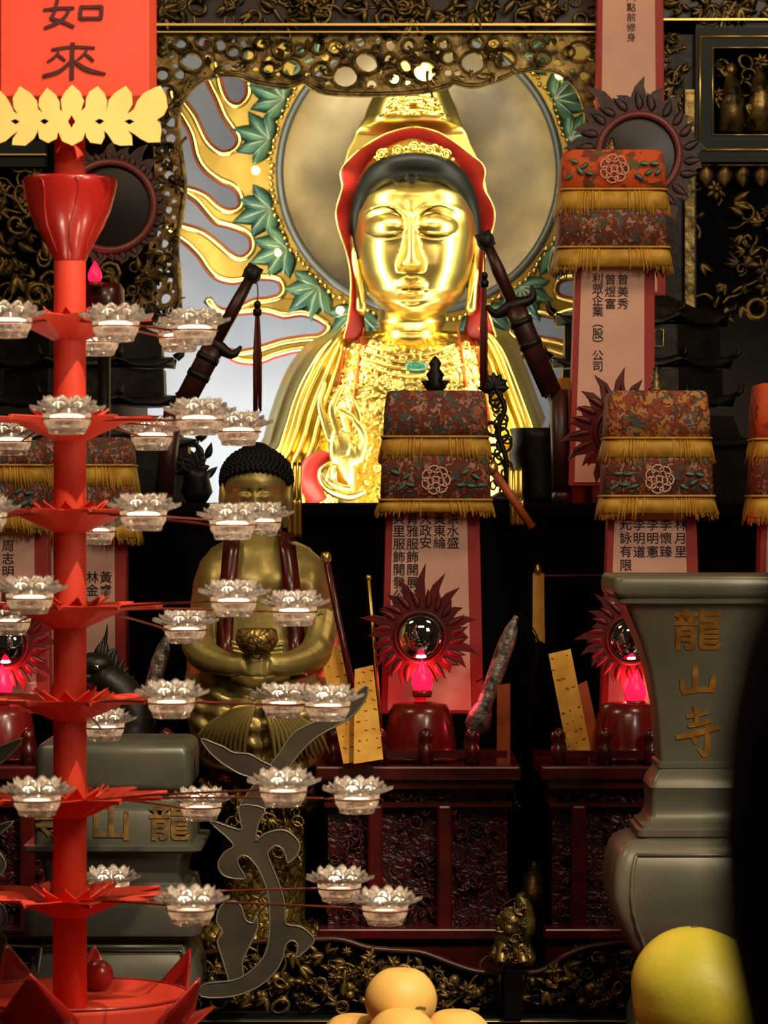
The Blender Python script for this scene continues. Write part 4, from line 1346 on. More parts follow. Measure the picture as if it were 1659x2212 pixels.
def lantern(label, d, hcx, ys, hw, tab, cols, cloth, finial=None, size=23, stand_z=None, ribbon=None, motif=True, stripe=True):
    rnd = random.Random(int(hcx))
    ytop, yb1, yf1, yb2, yf2 = ys
    (tx0, tx1, ty0), (bx0, bx1, by1) = tab
    z_foot = stand_z if stand_z is not None else P(0, by1, d).z
    o = thing('name_lantern', label, 'lantern', (P((bx0 + bx1) / 2, 0, d).x, d, z_foot), 'pink paper name lanterns with cloth hats')
    x = lambda v: P(v, 0, d).x
    z = lambda v: P(0, v, d).z
    dep = .028
    # tapered casing
    mb = MB()
    rs = []
    for (a, b, y) in ((tx0, tx1, ty0), (bx0, bx1, by1)):
        rs.append([Vector((x(a), d - dep, z(y))), Vector((x(b), d - dep, z(y))), Vector((x(b), d + dep, z(y))), Vector((x(a), d + dep, z(y)))])
    mb.rings(rs, True, True, False)
    mb.obj('casing', M['pinkred'], o, bevel=.002)
    w = max(14, (tx1 - tx0) * .10)
    wl, wr = w * .75, w * 1.35
    mb = MB()
    mb.prism([(x(tx0 + wl), z(ty0)), (x(tx1 - wr), z(ty0)), (x(bx1 - wr), z(by1 - 8)), (x(bx0 + wl), z(by1 - 8))], d - dep - .002, d - dep - .0005)
    pp = mb.obj('paper', M['pink'], o)
    for s_, cxp, cyp, pitch in cols:
        text('\n'.join(s_), 'lettering', M['ink_bk'], pp, Vector((x(cxp), d - dep - .003, z(cyp))), S(size * 1.12, d), .0003, .00008, 1.02, pitch / (size * 1.12))
    if stand_z is not None and z(by1) > stand_z + .01:
        MB().box((x((bx0 + bx1) / 2), d, (z(by1) + stand_z) / 2), (.07, .045, z(by1) - stand_z)).obj('foot', M['red_dk'], o)
    # hat
    hy = .066
    c = Vector((x(hcx), d, 0))
    h_ = S(hw, d)
    mb = MB()
    mb.rings([rrect(c.x, d, z(y), h_ * f, hy * f, .018) for y, f in ((yb1 + 4, 1.0), ((ytop + yb1) / 2, .99), (ytop + 12, .95), (ytop + 3, .92), (ytop, .86))])
    mb.obj('hat_crown', M[cloth], o)
    mb = MB()
    fringe(mb, c, h_ * 1.0, hy, z(yb1), z(yf1), 130, rnd)
    fr1 = mb.obj('fringe', M['fringe'], o)
    mb = MB()
    mb.rings([rrect(c.x, d, z(y), h_ * f, hy * f, .02) for y, f in ((yb2 + 4, 1.06), (yf1 - 8, 1.03), (yb1 + 2, .98))])
    mb.obj('hat_band', M['hatcloth'], o)
    mb = MB()
    fringe(mb, c, h_ * 1.05, hy * 1.05, z(yb2), z(yf2), 130, rnd, 1.07)
    mb.obj('fringe', M['fringe'], o)
    for y, f in ((yb1, 1.0), (yb2, 1.055)):
        MB().tube(rrect(c.x, d, z(y), h_ * f + .002, hy * f + .002, .02), .0022, 5, True).obj('braid_trim', M['fringe'], o)
    if motif:
        mo = MB()
        ymid = (ytop + yb1) / 2 if motif == 1 else (yf1 + yb2) / 2
        yy = d - hy * 1.04 - .003
        for ring_, k in ((26, 7), (16, 5), (7, 4)):
            for i in range(k):
                a = 2 * PI * i / k + ring_
                mo.tube([(x(hcx) + S(ring_ * .7 * math.cos(a) + ring_ * .5 * math.cos(b), d), yy, z(ymid) + S(ring_ * .7 * math.sin(a) + ring_ * .5 * math.sin(b), d)) for b in [q * .7 + a - 2 for q in range(7)]], .0016, 5)
        mo.obj('peony_embroidery', M['pink'], o)
        for sg in (-1, 1):
            lv = MB()
            for i in range(5):
                lv.leaf((x(hcx) + S(sg * (44 + i * 11), d), yy, z(ymid + (-1) ** i * 12)), rnd.uniform(-.8, .8) + (0 if sg > 0 else PI), S(22, d), S(10, d), .002)
            lv.obj('leaf_embroidery', M['jade'], o)
    if finial:
        fy = finial
        mb = MB()
        k = S(ytop - fy, d)
        mb.lathe([(.014, 0), (.016, k * .08), (.007, k * .2), (.011, k * .32), (.005, k * .45), (.009, k * .58), (.004, k * .7), (.006, k * .82), (.0005, k)], (x(hcx), d, z(ytop)), 16)
        mb.obj('finial', M['carve'], o)
    if ribbon:
        MB().prism(px(ribbon, d + .01), d + .034, d + .038).obj('yellow_ribbon', M['talis'], o)
    return o
L = lantern('name lantern in the centre before the statue robe', 5.67, 940, (846, 945, 995, 1080, 1112), 112, ((834, 1034, 1080), (822, 1044, 1540)),
        [('貝里服飾開發公', 862, 1204, 27.5), ('育雅服飾開展公', 891, 1204, 27.5), ('大政安', 919, 1148, 26), ('黃東綸', 949, 1148, 26), ('洪水盛', 978, 1148, 26)], 'hatcloth', None, 24, CTOP, None, 2)
fb = MB()
fb.lathe([(.012, 0), (.02, .008), (.012, .02), (.016, .03), (.008, .04), (.011, .05), (.002, .062)], P(940, 846, 5.67), 14)
for sg in (-1, 1):
    fb.leaf(P(940, 838, 5.67), PI / 2 + sg * 1.1, .028, .014, .005)
fb.obj('finial', M['bronze'], L)
lantern('name lantern standing behind the right grey censer', 5.67, 1417, (846, 948, 1000, 1072, 1118), 112, ((1312, 1500, 1080), (1296, 1516, 1540)),
        [('元詠有限', 1349, 1178, 29), ('李明道', 1378, 1164, 29), ('李明憲', 1407, 1164, 29), ('李懷臻', 1435, 1164, 29), ('林月里', 1467, 1164, 29)], 'hatgold', 786, 24, CTOP, None, 2)
lantern('tall name lantern with an orange hat right of the halo', 6.03, 1321, (330, 416, 470, 540, 590), 113, ((1242, 1412, 560), (1226, 1412, 1050)),
        [('利眾企業︵股︶公司', 1289, 700, 23.6), ('曾煜富', 1316, 634, 26), ('曾美秀', 1343, 634, 26)], 'hatorange', 296, 22, TZ, [(1198, 815), (1250, 815), (1300, 1086), (1228, 1086)], 1)
lantern('name lantern cut by the right edge of the picture', 5.62, 1732, (830, 950, 1000, 1072, 1130), 108, ((1640, 1824, 1080), (1630, 1834, 1540)), [], 'hatorange', None, 24, CTOP, None, 0)
lantern('name lantern at the left edge beside the red pole', 5.67, -14, (952, 1006, 1052, 1106, 1150), 112, ((-110, 106, 1120), (-116, 112, 1540)),
        [('周志明', 22, 1208, 28), ('周雅君', -8, 1208, 28)], 'hatcloth', None, 24, CTOP, None, 2)
lantern('name lantern behind the red pole, next to the dark dragon', 5.815, 186, (946, 1006, 1062, 1120, 1172), 104, ((96, 274, 1140), (90, 276, 1480)),
        [('黃睿', 232, 1262, 28), ('林金', 203, 1262, 28)], 'hatcloth', None, 24, CTOP, None, 0)
# upper far tablet, its hat above the picture
lantern('far name lantern in the upper right, hat above the picture', 6.56, 1360, (-330, -230, -170, -110, -60), 104, ((1290, 1430, -110), (1284, 1436, 640)),
        [('八點前修身', 1361, 44, 21.5), ('吉', 1380, -14, 22)], 'hatorange', None, 18, None, None, 0)
# ------------------------------------------------------------------ small old-gold Buddha on a carved pedestal
BD = 5.56
def B(x, y, dy=0.0):
    v = P(x, y, BD)
    v.y += dy
    return v
bu = thing('seated_buddha_statue', 'small old-gold seated Buddha with dark curled hair and red straps, left of the centre lantern', 'statue', (P(560, 0, BD).x, BD, 0.96))
rows = []
tab_l = [(1148, 532), (1165, 488), (1185, 455), (1215, 432), (1260, 418), (1320, 411), (1380, 408), (1430, 404), (1480, 398), (1530, 400), (1570, 410), (1610, 424), (1650, 440)]
tab_r = [(1148, 588), (1165, 632), (1185, 672), (1215, 702), (1260, 720), (1320, 732), (1380, 738), (1430, 742), (1480, 746), (1530, 742), (1570, 726), (1610, 704), (1650, 690)]
tab_d = [(1148, .045), (1185, .075), (1260, .10), (1380, .11), (1430, .15), (1480, .19), (1560, .20), (1650, .17)]
for i in range(72):
    y = 1148 + (1650 - 1148) * i / 71
    lx, rx, dp = interp(tab_l, y), interp(tab_r, y), interp(tab_d, y)
    cx, hw = (lx + rx) / 2, (rx - lx) / 2
    row = []
    for j in range(96):
        th = 2 * PI * j / 96
        x = cx + hw * math.sin(th)
        yy = -dp * math.copysign(abs(math.cos(th)) ** .8, math.cos(th))
        if math.cos(th) > 0:
            # arms stand out from the chest, robe folds below
            if y < 1430:
                yy -= .022 * gs((abs(x - 570) - 118) / 34, 1) * min(1, (y - 1165) / 70 if y > 1165 else 0)
                yy -= .012 * gs((abs(x - 565) - 40) / 40, 1) * gs((y - 1235) / 40, 1)
            else:
                yy -= .008 * math.sin((x - 570) * .11 + (y - 1430) * .02 * (1 if x > 570 else -1)) * min(1, (y - 1430) / 60)
                yy -= .006 * math.sin((y - 1430) * .16 + abs(x - 570) * .05)
        row.append(B(x, y, yy))
    rows.append(row)
MB().rings(rows).obj('robe_body', M['buddha'], bu)
hd_ = MB()
rows = []
for i in range(60):
    y = 985 + (1152 - 985) * i / 59
    a = interp([(985, 45), (1010, 58), (1040, 66), (1080, 66), (1110, 58), (1135, 40), (1152, 14)], y)
    b = interp([(985, 48), (1010, 62), (1040, 70), (1110, 64), (1135, 50), (1152, 20)], y)
    row = []
    for j in range(80):
        th = 2 * PI * j / 80
        x = a * math.sin(th)
        yy = -b * math.cos(th)
        if math.cos(th) > 0:
            u = abs(x)
            yy -= (10 * max(0, 1 - (u / 9) ** 1.5) * min(1, max(0, (y - 1050) / 50)) * (1 if y < 1104 else 0) if u < 9 else 0)
            yy += 6 * gs(y - 1062 - u * .08, 7) * min(1, u / 10)
            e = ((u - 26) / 19) ** 2 + ((y - 1072) / 11) ** 2
            yy -= 7 * (1 - e) if e < 1 else 0
        row.append(B(553 + x, y, yy * S(1, BD) - .01))
    rows.append(row)
hd_.rings(rows)
hd_.lathe([(.045, -.02), (.042, .02), (.05, .04)], B(556, 1160), 24)
hb_ = hd_.obj('head', M['buddha'], bu)
bl = MB()
for sg in (-1, 1):
    bl.tube([B(553 + sg * u, y, -.064 + u * u * .000012) for u, y in ((10, 1058), (22, 1049), (38, 1050), (52, 1060))], .0016, 5)
    bl.tube([B(553 + sg * u, y, -.062 + u * u * .000012) for u, y in ((10, 1076), (26, 1081), (44, 1075))], .0012, 5)
bl.ell(B(553, 1040, -.063), .0026, .002, .0026, 8, 6)
bl.obj('brow_line', M['line'], hb_)
for sg in (-1, 1):
    MB().tube(pts3([(553 + sg * 68, 1040), (553 + sg * 70, 1080), (553 + sg * 62, 1140)], BD, -.005), [.008, .009, .007], 10).obj('long_ear', M['buddha'], hb_)
hc = MB()
rows, rr = [], random.Random(4)
def cap_pt(i, n, az, k=1.0):
    front = max(0.0, -math.sin(az)) ** .6
    end = PI * (.66 - .26 * front)
    v = end * i / n
    return B(553, 1036, .012) + Vector((math.sin(v) * math.cos(az) * S(75, BD) * k, math.sin(v) * math.sin(az) * .080 * k, math.cos(v) * S(68, BD) * k))
for i in range(19):
    rows.append([cap_pt(max(i, .05), 18, 2 * PI * j / 48) for j in range(48)])
hc.rings(rows)
hc.ell(B(553, 978, .012), S(36, BD), .03, S(24, BD), 20, 12)
for i in range(2, 19):
    m_ = max(6, int(40 * math.sin(PI * i / 34)))
    for j in range(m_):
        hc.ell(cap_pt(i, 18, 2 * PI * (j + .5 * (i % 2)) / m_, 1.01), .0054, .0054, .0054, 7, 5)
hc.obj('curled_hair', M['hair'], bu)
for pts in ([(506, 1160), (502, 1230), (496, 1310), (494, 1400), (498, 1450)], [(618, 1150), (626, 1200), (636, 1280), (644, 1370), (650, 1450)]):
    st = MB()
    row1 = []
    for x, y in cr(pts, 6):
        dp = interp(tab_d, y)
        lx, rx = interp(tab_l, y), interp(tab_r, y)
        yy = lambda q: -dp * max(.05, 1 - ((q - (lx + rx) / 2) / ((rx - lx) / 2)) ** 2) ** .4 - .012 - (.012 if y < 1430 else .0)
        row1.append([B(x - 17, y, yy(x - 17)), B(x, y, yy(x) - .004), B(x + 17, y, yy(x + 17))])
    st.grid(row1)
    st.obj('red_strap', M['red_dk'], bu, solid=.004)
sa = MB()
for k in range(3):
    sa.tube(cr(pts3([(508, 1380 + k * 9), (560, 1390 + k * 8), (618, 1384 + k * 9)], BD, -.135), 6), .0045, 6)
sa.obj('sash', M['buddha'], bu)
bh = MB()
for sg in (-1, 1):
    bh.tube(cr(pts3([(566 + sg * 138, 1330, -.10), (566 + sg * 120, 1400, -.15), (566 + sg * 60, 1424, -.20), (566 + sg * 20, 1420, -.22)], BD), 6), [.030, .028, .020, .016], 12)
    for k in range(4):
        bh.tube(pts3([(566 + sg * 30, 1412 + k * 9, -.215), (566 + sg * 8, 1414 + k * 9, -.232), (566 - sg * 12, 1412 + k * 8, -.232)], BD), [.0065, .006, .004], 8)
    bh.tube(pts3([(566 + sg * 28, 1408, -.22), (566 + sg * 12, 1396, -.236), (566 + sg * 2, 1390, -.236)], BD), [.007, .006, .004], 8)
bh.obj('folded_hands', M['buddha'], bu, remesh=.003)
MB().lathe([(.012, 0), (.026, .006), (.036, .024), (.032, .042), (.027, .044)], B(566, 1402, -.232), 28).obj('alms_bowl', M['buddha_orn'], bu)
MB().tube(cr(pts3([(698, 1318), (684, 1350), (690, 1372), (706, 1372), (712, 1350)], BD, -.13), 6, True), .0035, 6, True).obj('drop_ornament', M['buddha'], bu)
bd2 = MB()
for k in range(11):
    t = k / 10
    for sg in (-1, 1):
        bd2.tube(cr(pts3([(570 + sg * (6 + t * 40), 1500 + t * 10, -.215), (570 + sg * (26 + t * 90), 1560, -.215 + t * .03), (570 + sg * (34 + t * 110), 1636 - t * 20, -.19 + t * .05)], BD), 5), [.003, .005, .002], 6)
bd2.obj('robe_pleats', M['buddha'], bu)
pd = thing('carved_gold_pedestal', 'carved old-gold pedestal below the small Buddha, behind the scroll handle', 'pedestal', (P(570, 0, BD).x, BD, LZ))
c = P(570, 0, BD)
mb = MB()
zt = P(0, 1650, BD).z
pr = [(.17, 0), (.175, .03), (.13, .06), (.115, .09), (.115, zt - LZ - .07), (.14, zt - LZ - .05), (.15, zt - LZ - .02), (.13, zt - LZ - .002)]
mb.lathe(pr, (c.x, BD, LZ), 48, .62, .62)
mb.obj('pedestal_body', M['buddha_orn'], pd)
for z0, up in ((zt - .075, .05), (LZ + .1, -.045)):
    mb = MB()
    r = .088
    for k in range(22):
        a = 2 * PI * k / 22
        v = Vector((c.x + r * math.cos(a), BD + r * math.sin(a), z0))
        mb.tube([v, v + Vector((math.cos(a) * .012, math.sin(a) * .012, up * .5)), v + Vector((math.cos(a) * .02, math.sin(a) * .02, up))], [.011, .016, .003], 8)
    mb.obj('lotus_petal_band', M['buddha_orn'], pd)
mb = MB()
carve_fill(mb, [(500, 1745), (650, 1745), (650, 1850), (500, 1850)], BD - .11, 40, random.Random(2), 18)
mb.obj('scroll_carving', M['buddha_orn'], pd)
bu.location.z = zt
# correct children after moving the root to the pedestal's top
for ch in bu.children:
    ch.location.z -= zt - 0.96

# ------------------------------------------------------------------ paper strips, staff, whisk
def strip(label, poly, d, m='talis', marks=True, lean=.03, name='paper_talisman', cat='paper strip', group='yellow paper strips on the red stands', rows_=9):
    z0 = min(p[1] for p in px(poly, d))
    o = thing(name, label, cat, (P(poly[0][0], 0, d).x, d, z0), group)
    q = px(poly, d)
    mb = MB()
    mb.prism(q, d - .001, d + .001)
    zmin = min(p[1] for p in q)
    mb.v = [(x, y + (z - zmin) * lean, z) for x, y, z in mb.v]
    ob = mb.obj('paper_sheet', M[m], o)
    if marks:
        rr = random.Random(int(poly[0][0]))
        mk = MB()
        (ax, ay), (bx, by), (cx, cy), (dx, dy) = poly[:4]
        for i in range(rows_):
            for j in range(3):
                u, v = (j + .5) / 3 + rr.uniform(-.08, .08), (i + .5) / rows_ * .92
                X = (ax + (bx - ax) * u) * (1 - v) + (dx + (cx - dx) * u) * v
                Y = (ay + (by - ay) * u) * (1 - v) + (dy + (cy - dy) * u) * v
                w_ = P(X, Y, d)
                w_.y += (w_.z - zmin) * lean - .0014
                if rr.random() < .75:
                    mk.box(w_, (S(rr.uniform(3, 9), d), .0006, S(rr.uniform(1.5, 3), d)), ry=rr.uniform(-.5, .5))
        mk.obj('faded_print', M['orange'], ob)
    return o
strip('yellow paper strip leaning beside the Buddha sleeve', [(690, 1404), (741, 1392), (800, 1640), (742, 1650)], 5.40)
strip('yellow paper strip leaning against the red base of the centre lamp', [(766, 1446), (806, 1437), (828, 1640), (764, 1650)], 5.37)
strip('yellow paper strip standing between the centre and right red lamps', [(1185, 1413), (1233, 1402), (1276, 1620), (1230, 1645)], 5.46)
strip('shaded paper piece coloured orange behind the yellow strip near the right lamp', [(1248, 1480), (1268, 1470), (1296, 1600), (1272, 1648)], 5.53, 'orange', False)  # orange colour stands for the shadow behind the yellow strip
strip('narrow orange upright stick beside the silver whisk', [(1074, 1480), (1102, 1476), (1102, 1650), (1073, 1650)], 5.50, 'orange', False, .02, 'wooden_stick', 'stick', None)
def rod(label, a, b, r, d, m, name='slim_staff', cat='staff', zb=None):
    o = thing(name, label, cat, P(*b, d))
    MB().tube([P(*a, d), P(*a, d).lerp(P(*b, d), .5), P(*b, d)], r, 10).obj('shaft', M[m], o)
    e = MB().ell(P(*a, d), r * 1.6, r * 1.6, r * 1.8, 10, 8)
    e.obj('tip_knob', M['gilt_line'], o)
    return o
rod('dark red staff slanting down at the right shoulder of the small Buddha', (704, 1205), (792, 1640), .006, 5.38, 'red_dk')
rod('thin gilt rod standing in for a gold-lit edge left of the centre lantern', (796, 1248), (830, 1648), .0032, 5.60, 'gilt_line')  # gilt rod put in to model a thin gold-lit edge
rod('brown wooden stick slanting down right of the centre lantern hat', (1062, 1012), (1150, 1140), .008, 5.9, 'orange', 'wooden_stick', 'stick')
def whisk(label, a, b, d, seed, zfoot=None):
    o = thing('ritual_whisk', label, 'whisk', P(*b, d), 'silver handled whisks on the red stands')
    A, Bq = P(*a, d), P(*b, d)
    u = (Bq - A).normalized()
    MB().tube([A, A.lerp(Bq, .1), A.lerp(Bq, .2), A.lerp(Bq, .6), A.lerp(Bq, .68), A.lerp(Bq, .76), A.lerp(Bq, .8), Bq], [.004, .012, .015, .014, .022, .022, .012, .012], 14).obj('silver_handle', M['silver'], o)
    rr = random.Random(seed)
    h = MB()
    for k in range(46):
        x0 = A + Vector((rr.uniform(-.004, .012), rr.uniform(-.006, .006), rr.uniform(-.01, .004)))
        h.tube(cr([x0, x0 + Vector((rr.uniform(.0, .03), 0, -.06)), x0 + Vector((rr.uniform(-.07, .02), 0, -.15 + rr.uniform(-.04, .04)))], 5), .0011, 4)
    h.obj('black_hair_strands', M['black'], o)
    return o
whisk('silver handled whisk with black hair right of the centre lamp', (1116, 1330), (1002, 1646), 5.53, 5)
whisk('silver handled whisk left of the small Buddha, behind the glass cups', (362, 1372), (286, 1640), 5.53, 6)
yt = thing('yellow_pennant', 'slim yellow pennant hanging from the red rail between the lanterns', 'pennant', P(1163, 1240, 5.94))
MB().prism(px([(1151, 1238), (1175, 1238), (1177, 1390), (1166, 1384), (1150, 1392)], 5.94), 5.938, 5.941).obj('pennant_cloth', M['talis'], yt)
MB().lathe([(.006, 0), (.009, .004), (.005, .012), (.004, .016), (.0005, .02)], P(1162, 1240, 5.94), 12).obj('top_knob', M['gilt_line'], yt)
MB().tube([P(1162, 1220, 5.94), P(1160, 1150, 5.945), P(1160, 1092, 5.96)], .0012, 5).obj('cord', M['black'], yt)
# dark dragon ornament
dg = thing('dark_dragon_ornament', 'small dark carved dragon head between the red pole and the small Buddha', 'ornament', (P(245, 0, 5.47).x, 5.47, CTOP))
mb = MB()
q = lambda l: pts3(l, 5.47)
mb.tube(cr(q([(262, 1648), (290, 1560), (262, 1500), (226, 1470), (196, 1450)]), 6), [.05, .036, .034, .032, .018], 14)
mb.ell(P(205, 1436, 5.47), .032, .028, .022, 16, 10)
mb.ell(P(188, 1462, 5.47), .024, .022, .012, 14, 8)
r7 = random.Random(9)
for k in range(12):
    t = k / 11
    x, y = 205 + 80 * t, 1405 + 130 * t * t
    mb.tube(cr(q([(x, y + 26), (x + 8, y), (x + r7.uniform(10, 26), y - r7.uniform(14, 34))]), 4), [.010, .007, .001], 6)
mb.tube(cr(q([(204, 1430), (226, 1390), (232, 1348)]), 5), [.007, .004, .001], 6)
mb.obj('dragon_body', M['bronze'], dg)
MB().ell(P(212, 1440, 5.47) - Vector((0, .026, 0)), .006, .006, .006, 10, 8).obj('eye', M['ball'], dg)

# ------------------------------------------------------------------ carved front rail with post and lion
FD = 5.2
fz = thing('carved_frieze_rail', 'low carved rail with a wavy brown moulding behind the fruit', 'rail', (0, FD, LZ))
topc = [(-160, 2036), (120, 2050), (420, 2060), (560, 2034), (680, 2029), (738, 2030), (790, 2046), (840, 2052), (902, 2056), (936, 2066), (980, 2083), (1020, 2096), (1054, 2101), (1084, 2103), (1129, 2103), (1172, 2096), (1200, 2079), (1226, 2062), (1275, 2045), (1343, 2038), (1400, 2042), (1500, 2050), (1760, 2040)]
yb = 2186
ts = cr(topc, 5)
mb = MB()
mb.prism(px([(x, y + 4) for x, y in ts] + [(1760, yb), (-160, yb)], FD), FD + .012, FD + .03)
mb.obj('backing_board', M['black'], fz)
MB().tube(pts3(ts, FD), S(7, FD), 8, flat=1.4).obj('wavy_moulding', M['wood_dk'], fz)
mb = MB()
poly = [(x, y + 12) for x, y in topc] + [(1760, yb - 8), (-160, yb - 8)]
carve_fill(mb, poly, FD, 520, random.Random(21), 21, 0.0, (.1, .15, .72, .84))
r6 = random.Random(31)
for k in range(60):
    x = r6.uniform(420, 1420)
    y = r6.uniform(2110, 2165)
    if inside(poly, x, y):
        mb.ell(P(x, y, FD), .009, .009, .009, 10, 8)
mb.obj('leaf_and_fruit_carving', M['carve_dk'], fz)
for x in (1081, 1132):
    MB().tube(pts3([(x, 2104), (x, yb - 2)], FD, -.004), S(5, FD), 8).obj('stile', M['wood_dk'], fz)
po = thing('rail_post', 'short black post carrying the gilt lion, in the middle of the carved rail', 'post', P(1107, 2186, FD - .03))
po.location.z = LZ
MB().box((P(1107, 0, FD - .03).x, FD - .045, (LZ + P(0, 2082, FD).z) / 2), (S(40, FD), .05, P(0, 2082, FD).z - LZ)).obj('post_block', M['black'], po, bevel=.003)
li = thing('carved_gilt_finial', 'small gilt carved beast finial on the black rail post', 'finial', P(1107, 2082, FD - .045))
ld = FD - .045
mb = MB()
q = lambda l: pts3(l, ld)
mb.ell(P(1106, 2035, ld), .028, .024, .034, 18, 12)
mb.ell(P(1104, 1992, ld) - Vector((0, .012, 0)), .021, .021, .024, 18, 12)
mb.ell(P(1098, 2000, ld) - Vector((0, .03, 0)), .010, .009, .009, 12, 8)
for sg in (-1, 1):
    mb.tube(cr(q([(1106 + sg * 18, 2040, -.01), (1106 + sg * 22, 2062, -.022), (1106 + sg * 24, 2076, -.026)]), 4), [.012, .010, .011], 8)
    mb.tube(cr(q([(1106 + sg * 26, 2050, .01), (1106 + sg * 36, 2070), (1106 + sg * 26, 2078, -.01)]), 4), [.014, .012, .008], 8)
r5 = random.Random(12)
for k in range(34):
    a = 2 * PI * k / 34
    x, y = 1104 + 24 * math.cos(a), 1994 + 26 * math.sin(a)
    mb.ell(P(x + r5.uniform(-4, 4), y + r5.uniform(-4, 4), ld) - Vector((0, r5.uniform(-.01, .014), 0)), .006, .006, .006, 8, 6)
mb.tube(cr(q([(1128, 2040, .01), (1142, 2010, .01), (1136, 1970, .01), (1126, 1942, .01), (1136, 1932, .01)]), 5), [.008, .012, .013, .010, .003], 8)
carve_fill(mb, [(1078, 2076), (1092, 2010), (1082, 1985), (1092, 1962), (1120, 1960), (1140, 1940), (1142, 2000), (1124, 2020), (1140, 2076)], ld - .022, 46, r5, 11, 0.0, (.3, .4, .8, .92), .01)
mb.obj('finial_body', M['carve'], li)
fg = thing('dark_guardian_figurine', 'tiny dark guardian figurine in the gap between the red stands, above the lion', 'figurine', (P(1150, 0, 5.6).x, 5.6, LZ))
mb = MB()
mb.tube(pts3([(1150, 1960), (1150, 1925), (1152, 1895), (1153, 1880)], 5.6), [.026, .022, .018, .010], 12)
mb.ell(P(1154, 1872, 5.6), .012, .012, .014, 12, 8)
mb.obj('figure', M['carve_dk'], fg)
MB().box((P(1150, 0, 5.6).x, 5.6, (LZ + P(0, 1958, 5.6).z) / 2), (.06, .05, P(0, 1958, 5.6).z - LZ)).obj('figure_plinth', M['black'], fg)
# ------------------------------------------------------------------ offering table in front
TT = 0.76
ot = thing('offering_table', 'red lacquered offering table under the lamp stand and the fruit', 'table', (0, 4.4, 0))
MB().box((0, 4.42, TT - .02), (2.6, 1.42, .04)).obj('table_top', M['red_dk'], ot, bevel=.005)
MB().box((0, 4.42, (TT - .04) / 2), (2.4, 1.3, TT - .04)).obj('table_body', M['red_dk'], ot)

# ------------------------------------------------------------------ grey pewter censers
def censer(label, dc, xc, sil, side, name='pewter_censer', m='pewter'):
    o = thing(name, label, 'censer', (xc, dc, TT))
    rs = []
    prof = []
    for y, X in sil:
        k = (X - 829.5) / F
        hw = (xc - k * dc) / (1 + k) if side == 'l' else (k * dc - xc) / (1 - k)
        z = CZ - (y - 1106) / F * (dc - hw * .3)
        prof.append((y, hw, z))
    lastz = None
    for y, hw, z in prof:
        if lastz is not None and z >= lastz:
            z = lastz - .0004
        lastz = z
        rs.append(rrect(xc, dc, z, hw, hw, hw * .12, 3))
    z0 = rs[-1][0].z
    rs.append([Vector((v.x, v.y, TT)) for v in rs[-1]])
    mb = MB()
    n = len(rs[0])
    mb.rings(rs, True, True, True)
    ob = mb.obj('censer_body', M[m], o)
    md = ob.modifiers.new('es', 'EDGE_SPLIT')
    md.split_angle = math.radians(38)
    return o, prof
R_SIL = [(1241, 1306), (1244, 1301), (1250, 1298), (1262, 1296), (1276, 1297), (1284, 1301), (1287, 1307), (1290, 1311), (1292, 1308), (1300, 1309), (1303, 1316), (1305, 1328), (1330, 1340), (1380, 1364), (1450, 1388), (1520, 1402), (1600, 1410), (1640, 1413),
         (1642, 1406), (1654, 1406), (1656, 1409), (1664, 1404), (1674, 1396), (1686, 1391), (1696, 1388), (1699, 1390), (1735, 1391), (1752, 1390), (1764, 1384), (1772, 1376), (1774, 1367), (1782, 1366), (1784, 1357), (1798, 1357), (1800, 1362), (1803, 1362), (1805, 1352),
         (1812, 1334), (1822, 1321), (1840, 1311), (1865, 1304), (1890, 1301), (1920, 1300), (1950, 1304), (1985, 1316), (2025, 1336), (2060, 1362), (2090, 1384), (2110, 1390), (2140, 1372), (2200, 1352)]
dc_, xc_ = 4.95, .474
cen, cprof = censer('grey pewter censer with three gold characters at the right, behind the pomelo', dc_, xc_, R_SIL, 'l')
def ffront(prof, y):
    return interp([(p[0], p[1]) for p in prof], y)
pn = MB()
path = [(1834 + 8 * i, ffront(cprof, 1834 + 8 * i)) for i in range(30)]
for sg in (-1, 1):
    pn.tube([(xc_ + sg * hw * .80, dc_ - hw - .001, CZ - (y - 1106) / F * (dc_ - hw * .3)) for y, hw in path], .0035, 6)
y, hw = path[0]
pn.tube([(xc_ - hw * .80, dc_ - hw - .001, CZ - (y - 1106) / F * (dc_ - hw * .3)), (xc_ + hw * .80, dc_ - hw - .001, CZ - (y - 1106) / F * (dc_ - hw * .3))], .0035, 6)
pn.obj('panel_border', M['pewter'], cen)
bcount = [0]
def brush(mb, pts, w, d, y_off=0.0):
    """one brush stroke: flat ribbon with thickness"""
    bcount[0] += 1
    y_off -= .00015 * (bcount[0] % 9)
    p = cr(pts, 5)
    n = len(p)
    wl = w if isinstance(w, (list, tuple)) else [w, w]
    L_, R2 = [], []
    for i, (x, y) in enumerate(p):
        ax, ay = p[max(0, i - 1)]
        bx, by = p[min(n - 1, i + 1)]
        l = math.hypot(bx - ax, by - ay) or 1
        ww = interp([(k / (len(wl) - 1), v) for k, v in enumerate(wl)], i / (n - 1)) / 2
        nx, ny = -(by - ay) / l * ww, (bx - ax) / l * ww
        L_.append((x + nx, y + ny))
        R2.append((x - nx, y - ny))
    mb.prism(px(L_ + R2[::-1], d), d - .0012 + y_off, d + .0012 + y_off)
def char_face(y):
    return dc_ - ffront(cprof, y) - .001
conv = lambda l, ox, oy, s: [(ox + a / s, oy + b / s) for a, b in l]
for ch_, yy in (('龍', 1366),):
    fd = char_face(yy) - .001
    tx = text(ch_, 'gold_character', M['goldtext'], cen, P(1506, yy, fd), S(104, fd), .002, .001, 1.06)
    tx.rotation_euler.x = math.atan2(S(80, fd), char_face(yy - 40) - char_face(yy + 40))
mb = MB()
fd = char_face(1470)
